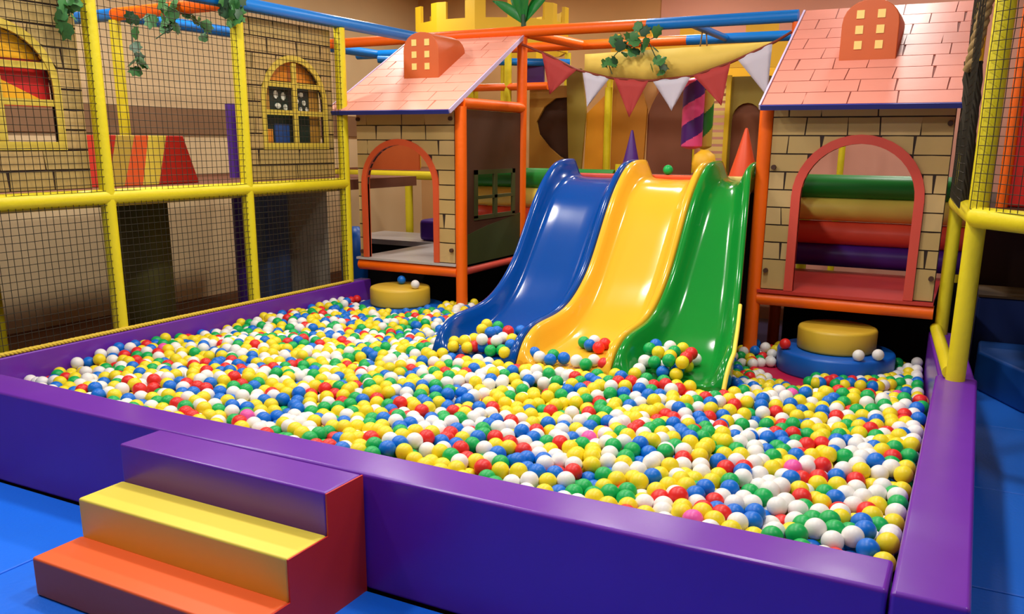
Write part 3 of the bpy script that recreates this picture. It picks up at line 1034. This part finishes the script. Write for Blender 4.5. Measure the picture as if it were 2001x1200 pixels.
holed_board()
board('brown_board', 'brown orange board standing on the rear deck seen through left doorway', [(-1.5, 1.30), (-.80, 1.30), (-.80, 1.66), (-1.5, 1.66)], M['dormer'], y=5.75)
board('olive_pillar', 'olive green pillar board beside the tan cut-out board', [(.93, 1.30), (1.06, 1.30), (1.10, 1.9), (1.04, 2.30), (.88, 2.30)], M['olive'], y=5.86)
board('amber_board', 'bright amber board with slanted top behind the blue slide', [(1.065, 1.30), (1.28, 1.30), (1.28, 2.06), (1.08, 1.88)], M['amber'], y=5.93)
o = MB().tube([(1.315, 5.90, 1.30), (1.315, 5.90, 2.12)], .035).build('padded_post', M['yellow_pad'], loc=(1.315, 5.9, 1.3))
tag(o, 'bright yellow padded post standing between the amber boards', 'post')
board('amber_board', 'darker amber board right of the yellow padded post', [(1.345, 1.30), (1.68, 1.30), (1.70, 1.92), (1.60, 2.20), (1.345, 2.20)], M['amber_dark'], y=5.94)
ar = [(1.69, 1.30), (2.14, 1.30)] + [(2.14 - .45 * k / 12, 1.86 + .30 * math.sin(PI * k / 12) ** .8) for k in range(13)]
board('arch_board', 'brown pointed-arch board behind the yellow slide top', ar, M['brown_board'], y=6.0)
ld = thing('slat_ladder', 'cream slatted ladder panel standing behind the striped bags', 'ladder', (2.37, 5.9, 1.3))
for x in (2.27, 2.48):
    MB().box(x - .02, x + .02, 5.9, 5.93, 1.30, 2.2).build('stile', M['castle'], ld)
for k in range(13):
    MB().box(2.29, 2.46, 5.905, 5.925, 1.34 + k * .064, 1.38 + k * .064).build('slat', M['cream'], ld)
oa = thing('arched_board', 'olive arched doorway frame with brown door beside the ladder', 'doorway', (2.65, 5.95, 1.3))
MB().prism([(2.48, 5.95, 2.19), (2.84, 5.95, 2.19), (2.84, 5.95, 1.30), (2.79, 5.95, 1.30)] + [(2.65 + .14 * math.cos(a), 5.95, 1.80 + .16 * math.sin(a)) for a in [PI * k / 10 for k in range(11)]] + [(2.51, 5.95, 1.30), (2.48, 5.95, 1.30)], (0, .03, 0)).build('frame_board', M['olive'], oa)
MB().box(2.49, 2.82, 5.99, 6.0, 1.30, 2.0).build('door_board', M['brown_board'], oa)
board('dark_hanging_panel', 'dark purple panel hung high beside the left rear post', [(.44, 2.15), (.66, 2.15), (.66, 2.34), (.44, 2.34)], M['cone_purple'], y=5.80, cat='panel')


def cone(cx, cy, z0, r, h, mm, label):
    o = MB().lathe((cx, cy, z0), [(r, 0), (r, .015), (r * .55, h * .5), (r * .12, h * .97), (.006, h)], 24).build('foam_cone', mm, loc=(cx, cy, z0))
    tag(o, label, 'cone')


cone(2.125, 4.4, 1.336, .088, .36, M['cone_purple'], 'purple foam cone on the deck behind the blue slide')
cone(3.02, 4.4, 1.336, .11, .375, M['cone_orange'], 'orange foam cone on the deck behind the green slide')


def candy(cx, cy, z0, z1, r, ma, mb_, label, turns):
    v, f, mi = [], [], []
    ns, nz = 48, 110
    for j in range(nz + 1):
        z = z0 + (z1 - z0) * j / nz
        e = min(1, math.sqrt(max(0.02, min(j, nz - j) / 4.4)))
        for k in range(ns):
            a = 2 * PI * k / ns
            v.append((cx + r * e * math.cos(a), cy + r * e * math.sin(a), z))
    b = MB()
    for j in range(nz):
        for k in range(ns):
            k2 = (k + 1) % ns
            ph = (turns * (j + .5) / nz - (k + .5) / ns) % 1.0
            f.append((j * ns + k, j * ns + k2, (j + 1) * ns + k2, (j + 1) * ns + k))
            mi.append(0 if ph < .5 else 1)
    f += [list(range(ns - 1, -1, -1)), [nz * ns + k for k in range(ns)]]
    mi += [0, 0]
    b.v, b.f, b.mi, b.sm = v, f, mi, [True] * len(f)
    t = thing('striped_bag', label, 'punch bag', (cx, cy, z0))
    b.build('bag', [ma, mb_], t)
    MB().tube([(cx, cy, z1 - .01), (2.47, cy, 2.475)], .006, 6).build('hanging_cord', M['hemp'], t)


otube((2.47, 4.64, 2.5), (2.47, 5.72, 2.5), 'blue_pad', .03)
candy(2.43, 5.0, 1.55, 2.12, .088, M['pink'], M['stripe_purple'], 'pink and purple spiral striped hanging bag above the slides', 1.9)
candy(2.505, 5.12, 1.55, 2.12, .062, M['stripe_cream'], M['stripe_green'], 'green and cream spiral striped hanging bag behind pink one', 1.5)
o = MB().lathe((2.56, 4.95, 1.336), [(.05, 0), (.09, .04), (.10, .1), (.085, .17), (.03, .21)], 20).build('foam_bollard', M['castle_in'], loc=(2.56, 4.95, 1.336))
tag(o, 'rounded yellow foam bollard on the deck below the striped bags', 'bollard')

# ------------------------------------------------------------------ valance and bunting
PTS = [(1.05, 2.40), (1.31, 2.30), (1.57, 2.175), (1.86, 2.105), (2.19, 2.075), (2.54, 2.10), (2.83, 2.19), (3.14, 2.32), (3.30, 2.41)]


def rope_z(x):
    return float(np.interp(x, [p[0] for p in PTS], [p[1] for p in PTS]))


vx = [1.62 + (3.12 - 1.62) * k / 24 for k in range(25)]
vb = MB()
v = []
for k, x in enumerate(vx):
    yy = 4.59 + .008 * math.sin(k * 1.3)
    zt = 2.30 + .03 * (x - 1.62) / 1.5
    zb_ = min(rope_z(x) + .004, zt - .004)
    for y_ in (yy, yy + .006):
        v += [(x, y_, zb_), (x, y_, zt)]
f = []
for k in range(24):
    a, b = 4 * k, 4 * k + 4
    f += [(a, b, b + 1, a + 1), (a + 2, a + 3, b + 3, b + 2), (a + 1, b + 1, b + 3, a + 3), (a, a + 2, b + 2, b)]
f += [(0, 1, 3, 2), (96, 98, 99, 97)]
vb.add(v, f, True)
o = vb.build('valance', M['valance'], loc=(2.4, 4.59, 2.2))
tag(o, 'yellow fabric valance with curved lower edge hanging above the slides', 'banner')
bt = thing('bunting', 'bunting cord with red and white triangular flags sagging above the slides', 'bunting', (2.2, 4.55, 2.1))
rx = [1.06 + (3.26 - 1.06) * k / 40 for k in range(41)]
MB().tube([(x, 4.555, rope_z(x)) for x in rx], .010, 8).build('cord', M['cord_red'], bt)
for (a, b, tip, tz, mm) in ((1.25, 1.57, 1.33, 1.99, 'flag_red'), (1.62, 1.86, 1.67, 1.885, 'flag_white'), (1.90, 2.19, 2.04, 1.80, 'flag_red'), (2.22, 2.53, 2.39, 1.845, 'flag_white'),
                            (2.55, 2.83, 2.78, 1.88, 'flag_red'), (2.88, 3.13, 3.12, 1.94, 'flag_white')):
    n = 6
    top = [(a + (b - a) * k / n, 4.547 + .004 * math.sin(k * 2.0 + a * 9), rope_z(a + (b - a) * k / n)) for k in range(n + 1)]
    mb = MB()
    vv = []
    rows_ = 5
    for r_ in range(rows_ + 1):
        s = r_ / rows_
        for k in range(n + 1):
            p = top[k]
            x = p[0] * (1 - s) + tip * s
            zq = p[2] * (1 - s) + tz * s
            vv.append((x, p[1] + .01 * math.sin(s * 3 + k * .7) * s * (1 - s), zq))
    ff = [(r_ * (n + 1) + k, (r_ + 1) * (n + 1) + k, (r_ + 1) * (n + 1) + k + 1, r_ * (n + 1) + k + 1) for r_ in range(rows_) for k in range(n)]
    mb.add(vv, ff, True)
    fo = mb.build('flag', M[mm], bt)
    sol = fo.modifiers.new('solid', 'SOLIDIFY')
    sol.thickness = .003
    fo['label'] = ('red' if mm == 'flag_red' else 'white') + ' triangular flag'

# ------------------------------------------------------------------ ivy and palm


def ivy_leaf_mesh(name, mm):
    out = [(0, -.5), (.28, -.52), (.5, -.2), (.36, .05), (.42, .3), (.16, .34), (0, .6), (-.16, .34), (-.42, .3), (-.36, .05), (-.5, -.2), (-.28, -.52)]
    v = [(0, 0, .06)] + [(a, b, -.06 * abs(a) * 2) for a, b in out]
    f = [(0, i, i % 12 + 1) for i in range(1, 13)]
    me = bpy.data.meshes.new(name)
    me.from_pydata(v, [], f)
    me.materials.append(mm)
    for p in me.polygons:
        p.use_smooth = True
    return me


LEAF = [ivy_leaf_mesh('ivy_leaf', M['leaf']), ivy_leaf_mesh('ivy_leaf_dark', M['leaf_dark'])]


def ivy(label, paths, n, size, seed, spread=.04):
    rnd = random.Random(seed)
    c = Vector(paths[0][0])
    t = thing('ivy_vine', label, 'vine', c)
    for p in paths:
        MB().tube(p, .004, 5).build('stem', M['leaf_dark'], t)
    for k in range(n):
        p = paths[k % len(paths)]
        i = rnd.randrange(len(p) - 1)
        q = Vector(p[i]).lerp(Vector(p[i + 1]), rnd.random())
        q += Vector((rnd.uniform(-1, 1), rnd.uniform(-1, 1), rnd.uniform(-1, 1))) * spread
        o = bpy.data.objects.new('leaf', LEAF[rnd.random() < .35])
        COL.objects.link(o)
        o.parent = t
        o.location = q - c
        s = size * rnd.uniform(.75, 1.25)
        o.scale = (s, s, s)
        d = (CAM - q).normalized() * .5 + Vector((rnd.uniform(-.7, .7), rnd.uniform(-.7, .7), rnd.uniform(-.2, .8)))
        o.rotation_euler = d.to_track_quat('Z', 'Y').to_euler()
        o.rotation_euler.rotate_axis('Z', rnd.uniform(0, 6.28))


ivy('green ivy trailing over the orange tubes above the bunting', [[(2.10, 4.53, 2.50), (2.0, 4.52, 2.36), (1.86, 4.5, 2.22), (1.90, 4.5, 2.13)], [(2.10, 4.53, 2.50), (2.2, 4.52, 2.34), (2.28, 4.5, 2.2), (2.31, 4.5, 2.12)], [(1.9, 4.53, 2.40), (2.05, 4.5, 2.33), (2.25, 4.53, 2.40)]], 34, .085, 3, .05)
ivy('green ivy hanging beside the first net post at upper left', [[(.06, 1.0, 2.55), (.07, 1.02, 2.35), (.06, 1.03, 2.18)], [(.06, 1.1, 2.55), (.07, 1.07, 2.36), (.06, 1.05, 2.25)]], 24, .085, 5)
ivy('green ivy draped from the orange cross tube behind the left net', [[(-.75, 2.3, 2.46), (-.65, 2.05, 2.36), (-.6, 2.0, 2.2), (-.6, 2.03, 2.08)], [(-.6, 2.33, 2.46), (-.55, 2.3, 2.36), (-.6, 2.2, 2.28)], [(-.5, 2.2, 2.5), (-.45, 2.42, 2.42), (-.5, 2.6, 2.36)]], 32, .09, 6, .05)
ivy('green ivy wound round the top of the second net post', [[(.06, 2.2, 2.55), (.07, 2.25, 2.45), (.07, 2.3, 2.36)], [(.06, 2.3, 2.53), (.07, 2.34, 2.42)]], 20, .085, 8)
pl = thing('palm_fronds', 'green artificial palm fronds on a dark stem above the left rear post', 'plant', (1.04, 4.62, 2.54))
MB().tube([(1.04, 4.62, 2.545), (1.04, 4.62, 2.64)], .022, 10).build('stem', M['leaf_dark'], pl)
for k, (dx, dy, dz, ln) in enumerate(((-.75, -.1, .75, .40), (.75, -.1, .85, .50), (-.22, -.2, 1.0, .5), (.16, -.25, 1.0, .5), (-.02, .1, 1.1, .5), (-.5, .3, .9, .45), (.45, .3, 1.0, .5))):
    d = Vector((dx, dy, dz)).normalized()
    side = d.cross(Vector((0, -1, .2))).normalized()
    v = []
    n = 8
    for q in range(n + 1):
        s = q / n
        c = Vector((1.04, 4.62, 2.58)) + d * ln * s + Vector((0, 0, -.10 * s * s))
        w = .038 * math.sin(PI * min(1, .12 + s * .88)) + .003
        up = d.cross(side) * .012
        v += [c - side * w, c + up, c + side * w]
    f = []
    for q in range(n):
        a, b = 3 * q, 3 * q + 3
        f += [(a, b, b + 1, a + 1), (a + 1, b + 1, b + 2, a + 2)]
    fo = MB().add(v, f, True).build('frond', M['palm'], pl)
    so_ = fo.modifiers.new('solid', 'SOLIDIFY')
    so_.thickness = .003

# ------------------------------------------------------------------ the balls
R = 0.0355


def ball_top(x, y):
    h = 0.405 - 0.03 * np.clip((y - .5) / 1.5, 0, 1) - 0.05 * np.clip((y - 2.3) / 1.2, 0, 1)
    d = np.hypot((x - 3.89) / 1.15, (y - 3.1) / 1.0)          # hollow in front of the right foam steps
    h = h - 0.235 * np.clip(1 - d / .85, 0, 1) ** .8
    h = h + 0.05 * np.clip(1 - np.abs(x - 2.7) / 1.15, 0, 1) ** .4 * np.clip(1 - np.abs(y - 1.9) / .45, 0, 1)
    d2 = np.hypot(x - 0.52, y - 3.5)
    h = h + 0.03 * np.clip(1 - d2 / .8, 0, 1)
    h = h - 0.14 * np.clip(1 - np.hypot(x - .05, y - .25) / .75, 0, 1)
    h = h + 0.012 * np.sin(x * 5.1 + y * 2.3) + 0.010 * np.sin(y * 6.3 - x * 3.1) + .008 * np.sin(x * 11 + 1.0) * np.sin(y * 9)
    return h


def pack_balls():
    rng = np.random.default_rng(12)
    depth = 0.165
    N = 9000
    x = rng.uniform(.06 + R, 4.505 - R, N)
    y = rng.uniform(.2 + R, 3.72, N)
    tz = rng.uniform(0, 1, N)

    def inside_obst(x, y, pad):
        a = (y > 1.93 - pad) & (x > 1.80 - pad) & (x < 3.30 + .27 * np.clip((2.95 - y) / .85, 0, 1) + pad)
        b = ((x - DR[0][0]) ** 2 + (y - DR[0][1]) ** 2 < (.37 + pad) ** 2)
        c = ((x - DR[1][0]) ** 2 + (y - DR[1][1]) ** 2 < (.37 + pad) ** 2)
        d = (x > 4.515 - R - .095 * np.clip((y - 2.5) / 1.2, 0, 1))
        return a | b | c | d
    keep = ~inside_obst(x, y, R * .7)
    x, y, tz = x[keep], y[keep], tz[keep]
    vol_frac = 0.60
    area = 4.4 * 3.5 * keep.mean()
    n = int(area * depth * vol_frac / (4 / 3 * PI * R ** 3))
    x, y, tz = x[:n], y[:n], tz[:n]
    top = ball_top(x, y)
    z = top - R - (depth - 2 * R) * tz
    P = np.stack([x, y, z], 1)
    D = 2 * R
    nx, ny, nz = 70, 60, 12
    K = 6
    rough = rng.uniform(-.012, .012, len(P))
    offs = [(a, b, c) for a in (-1, 0, 1) for b in (-1, 0, 1) for c in (-1, 0, 1)]
    for it in range(55):
        ci = np.clip((P / D).astype(int) + 1, 1, [nx - 2, ny - 2, nz - 2])
        cid = (ci[:, 0] * ny + ci[:, 1]) * nz + ci[:, 2]
        order = np.argsort(cid, kind='stable')
        sc = cid[order]
        first = np.r_[0, np.flatnonzero(np.diff(sc)) + 1]
        start = np.repeat(first, np.diff(np.r_[first, len(sc)]))
        rank = np.arange(len(sc)) - start
        tab = -np.ones((nx * ny * nz, K), int)
        ok = rank < K
        tab[sc[ok], rank[ok]] = order[ok]
        disp = np.zeros_like(P)
        for a, b, c in offs:
            nb = tab[cid + (a * ny + b) * nz + c]
            for k in range(K):
                j = nb[:, k]
                mk = (j >= 0) & (j != np.arange(len(P)))
                if not mk.any():
                    continue
                i_ = np.flatnonzero(mk)
                dv = P[i_] - P[j[i_]]
                dd = np.sqrt((dv ** 2).sum(1)) + 1e-9
                ov_ = D - dd
                s = ov_ > 0
                disp[i_[s]] += dv[s] / dd[s, None] * (ov_[s] * .36)[:, None]
        P += disp
        # containers
        P[:, 0] = np.clip(P[:, 0], .062 + R, 4.505 - R - .095 * np.clip((P[:, 1] - 2.5) / 1.2, 0, 1))
        P[:, 1] = np.clip(P[:, 1], .202 + R, 3.8)
        t_ = ball_top(P[:, 0], P[:, 1]) - R + rough
        P[:, 2] = np.clip(P[:, 2], np.maximum(t_ - depth + 2 * R, R + .006), t_)
        for cx, cy in DR:
            for zt, rr in ((.155, .50), (.30, .365), (.45, .245)):
                dx, dy = P[:, 0] - cx, P[:, 1] - cy
                dd = np.hypot(dx, dy) + 1e-9
                hit = (dd < rr + R) & (P[:, 2] < zt + R * .6)
                if rr == .50:
                    lift = hit & (P[:, 2] > .12) | hit
                    P[lift, 2] = np.maximum(P[lift, 2], zt + R)
                else:
                    P[hit, 0] = cx + dx[hit] / dd[hit] * (rr + R)
                    P[hit, 1] = cy + dy[hit] / dd[hit] * (rr + R)
        # slide noses
        hit = (P[:, 1] > 1.93 - R) & (P[:, 0] > 1.81 - R) & (P[:, 0] < 3.56 + R) & (P[:, 1] < 3.3)
        xr_ = 3.30 + .265 * np.clip((2.95 - P[:, 1]) / .85, 0, 1)
        hit &= P[:, 0] < xr_ + R
        dl, dr, df = P[:, 0] - (1.81 - R), xr_ + R - P[:, 0], P[:, 1] - (1.93 - R)
        mn = np.minimum(np.minimum(dl, dr), df)
        a = hit & (mn == df)
        P[a, 1] = 1.93 - R
        a = hit & (mn == dl) & (mn != df)
        P[a, 0] = 1.81 - R
        a = hit & (mn == dr) & (mn != df)
        P[a, 0] = (xr_ + R)[a]
    ang = np.degrees(np.arctan2(P[:, 1] - DR[1][1], P[:, 0] - DR[1][0])) % 360
    bare = (np.hypot(P[:, 0] - DR[1][0], P[:, 1] - DR[1][1]) < .51) & (ang > 203) & (ang < 262)
    return P[~bare]


P = pack_balls()
rng = np.random.default_rng(5)
names = ['yellow', 'white', 'blue', 'green', 'red', 'pink']
colr = rng.choice(6, len(P), p=[.285, .275, .18, .155, .10, .005])

# small piles lying on the slide ends (x, y, height above bed is found from the bed table)


def bed_z(y):
    return float(np.interp(-y, [-q for q in BY], BZ))


pile = []
prnd = random.Random(9)


def heap(x0, x1, y0, y1, n, layers):
    got = []
    tries = 0
    while len(got) < n and tries < 4000:
        tries += 1
        x, y = prnd.uniform(x0, x1), prnd.uniform(y0, y1)
        L = 0
        z = bed_z(y) + R
        for (a, b, c) in got:
            q = (a - x) ** 2 + (b - y) ** 2
            if q < (2 * R) ** 2:
                z = max(z, c + math.sqrt((2 * R) ** 2 - q))
        if z < bed_z(y) + R + layers * R * 1.5 + 1e-4:
            got.append((x, y, z))
    return got


for q in heap(2.02, 2.30, 1.96, 2.26, 34, 1.0):
    pile.append((q, prnd.choices(range(5), [3, 4, 2, 2, 2])[0]))
for q in heap(3.10, 3.34, 1.96, 2.24, 26, 1.2):
    pile.append((q, prnd.choices(range(5), [3, 4, 2, 2, 2])[0]))
for q in heap(2.46, 2.92, 1.94, 2.02, 10, .4):
    pile.append((q, prnd.choices(range(5), [3, 3, 2, 2, 2])[0]))
for q in heap(1.90, 2.34, 1.94, 2.04, 12, .5):
    pile.append((q, prnd.choices(range(5), [3, 3, 2, 2, 2])[0]))
allP = np.vstack([P, np.array([q for q, c in pile])])
allC = np.r_[colr, [c for q, c in pile]].astype(int)


def ico(sub):
    bm = bmesh.new()
    bmesh.ops.create_icosphere(bm, subdivisions=sub, radius=R)
    v = np.array([q.co[:] for q in bm.verts])
    f = np.array([[q.index for q in fc.verts] for fc in bm.faces])
    bm.free()
    return v, f


# the 270 largest balls in view become objects of their own
camv = np.array(CAM)
d = allP - camv
dep = d @ np.array(F)
u = 1000.5 - 4.5 + 1693.5 * (d @ np.array(X2)) / dep
w_ = 600 + 101.4 - 1693.5 * (d @ np.array(U2)) / dep
surf = ball_top(allP[:, 0], allP[:, 1]) - R
vis = (u > 10) & (u < 1990) & (w_ > 10) & (w_ < 1190) & (allP[:, 2] > surf - .022)
# must clear the front wall top edge as seen from the camera
tt = (0.2 - camv[1]) / d[:, 1]
zc = camv[2] + d[:, 2] * tt
vis &= zc > HW + .005
order = np.argsort(np.where(vis, dep, 99))
near = order[:272]
isnear = np.zeros(len(allP), bool)
isnear[near] = True
vb3, fb3 = ico(4)
BMESH = {}
for i, k in enumerate(names):
    me = bpy.data.meshes.new('plastic_ball_' + k)
    me.from_pydata([tuple(q) for q in vb3], [], [tuple(q) for q in fb3])
    me.materials.append(M['ball_' + k])
    me.polygons.foreach_set('use_smooth', [True] * len(fb3))
    BMESH[i] = me


def ball(p, c, label, group=None):
    o = bpy.data.objects.new('plastic_ball', BMESH[c])
    COL.objects.link(o)
    o.location = tuple(float(q) for q in p)
    return tag(o, label, 'ball', group)


front = np.flatnonzero(vis)
px_d = 1693.5 * 2 * R / dep


def neighbour(i, dx, dy):
    """colour of the ball that shows next to ball i in the given picture direction"""
    du, dv = u[front] - u[i], w_[front] - w_[i]
    along = du * dx + dv * dy
    across = np.abs(du * dy - dv * dx)
    ok = (along > .35 * px_d[i]) & (across < .6 * along) & (along < 1.7 * px_d[i])
    if not ok.any():
        return None
    c = front[ok]
    return names[allC[c[np.argmin(np.hypot(du[ok], dv[ok]))]]]


if (allC[near] == 5).sum() > 1:
    allC[near[np.flatnonzero(allC[near] == 5)[1:]]] = 4
LAB = {}
for i in near:
    k = names[allC[i]]
    x, y = allP[i, 0], allP[i, 1]
    zone = 'in the front right corner' if x > 4.05 else ('at front wall right of steps' if x > 2.85 else 'at front wall behind the steps')
    if y > .52:
        zone = 'by the right wall' if x > 4.05 else 'back from front wall'
    a, b, c = neighbour(i, -1, 0), neighbour(i, 1, 0), neighbour(i, 0, -1)
    c4 = [(a, '%s one left'), (b, '%s one right'), (c, '%s behind'), (neighbour(i, 0, 1), '%s in front')]
    for drop in (3, 2, 1, 0):
        lab = '%s ball %s' % (k, zone)
        for q, (cc, txt) in enumerate(c4):
            if q != drop and cc:
                lab += ', ' + txt % cc
        if lab not in LAB.values():
            break
    LAB[i] = lab
for i in near:
    k = names[allC[i]]
    ball(allP[i], allC[i], LAB[i], 'nearest %s balls in the pit' % k)

# single balls lying apart
ys_ = 2.27
singles = [
    ((2.648, 2.30), 'green', 'green ball at the left of the cluster lying on yellow slide'),
    ((2.703, 2.26), 'blue', 'blue ball in the middle of the cluster on the yellow slide'),
    ((2.700, 2.335), 'white', 'white ball behind the blue one in the yellow slide cluster'),
    ((2.768, 2.235), 'red', 'red ball at the front of the cluster on the yellow slide'),
    ((2.775, 2.312), 'red', 'red ball at the rear right of the yellow slide cluster'),
    ((2.848, 2.285), 'yellow', 'yellow ball at the right end of the yellow slide cluster'),
]
for (x, y), c, lb in singles:
    sl = (bed_z(y + .02) - bed_z(y - .02)) / .04
    ball((x, y, bed_z(y) - .004 + R * math.sqrt(1 + sl * sl)), names.index(c), lb)
ball((2.60, 3.88, 1.375 + R), 3, 'green ball resting on the orange deck edge above yellow slide')
ball((0.69, 3.44, .45 + R - .001), 1, 'white ball on the right rim of yellow step at left playhouse')
ball((0.42, 4.25, .652 + R), 1, 'white ball on the grey floor inside the left playhouse')
ball((0.46, 3.58, .45 + R - .001), 2, 'blue ball at the back of yellow step at left playhouse')
for (x, y, c, lb) in ((4.06, 3.295, 1, 'white ball on the blue step in front of the yellow step'), (4.165, 3.37, 1, 'white ball right on the blue step at right playhouse'),
                      (3.60, 3.40, 4, 'red ball on the left side of the blue step, right playhouse')):
    ball((x, y, .30 + R - .001), names.index(names[c]), lb)

# everything else: one mass of balls
rest = np.flatnonzero(~isnear)
V, Fc, MI = [], [], []
vA, fA = ico(3)
vB, fB = ico(2)
nv = 0
surf_all = ball_top(allP[:, 0], allP[:, 1]) - R
for sel, (vb_, fb_) in ((rest[allP[rest, 2] > surf_all[rest] - .045], (vA, fA)), (rest[allP[rest, 2] <= surf_all[rest] - .045], (vB, fB))):
    pp = allP[sel]
    vv = (vb_[None] + pp[:, None]).reshape(-1, 3)
    ff = (fb_[None] + (np.arange(len(sel)) * len(vb_))[:, None, None]).reshape(-1, 3) + nv
    nv += len(vv)
    V.append(vv)
    Fc.append(ff)
    MI.append(np.repeat(allC[sel], len(fb_)))
V = np.vstack(V)
Fc = np.vstack(Fc)
MI = np.concatenate(MI)
me = bpy.data.meshes.new('plastic_balls')
me.vertices.add(len(V))
me.vertices.foreach_set('co', V.astype(np.float32).ravel())
me.loops.add(len(Fc) * 3)
me.loops.foreach_set('vertex_index', Fc.astype(np.int32).ravel())
me.polygons.add(len(Fc))
me.polygons.foreach_set('loop_start', np.arange(0, len(Fc) * 3, 3, dtype=np.int32))
for k in names:
    me.materials.append(M['ball_' + k])
me.polygons.foreach_set('material_index', MI.astype(np.int32))
me.polygons.foreach_set('use_smooth', np.ones(len(Fc), bool))
me.update()
me.validate()
o = bpy.data.objects.new('plastic_balls', me)
COL.objects.link(o)
o['kind'] = 'stuff'
tag(o, 'deep mass of yellow, white, blue, green and red plastic balls filling the pit', 'balls')
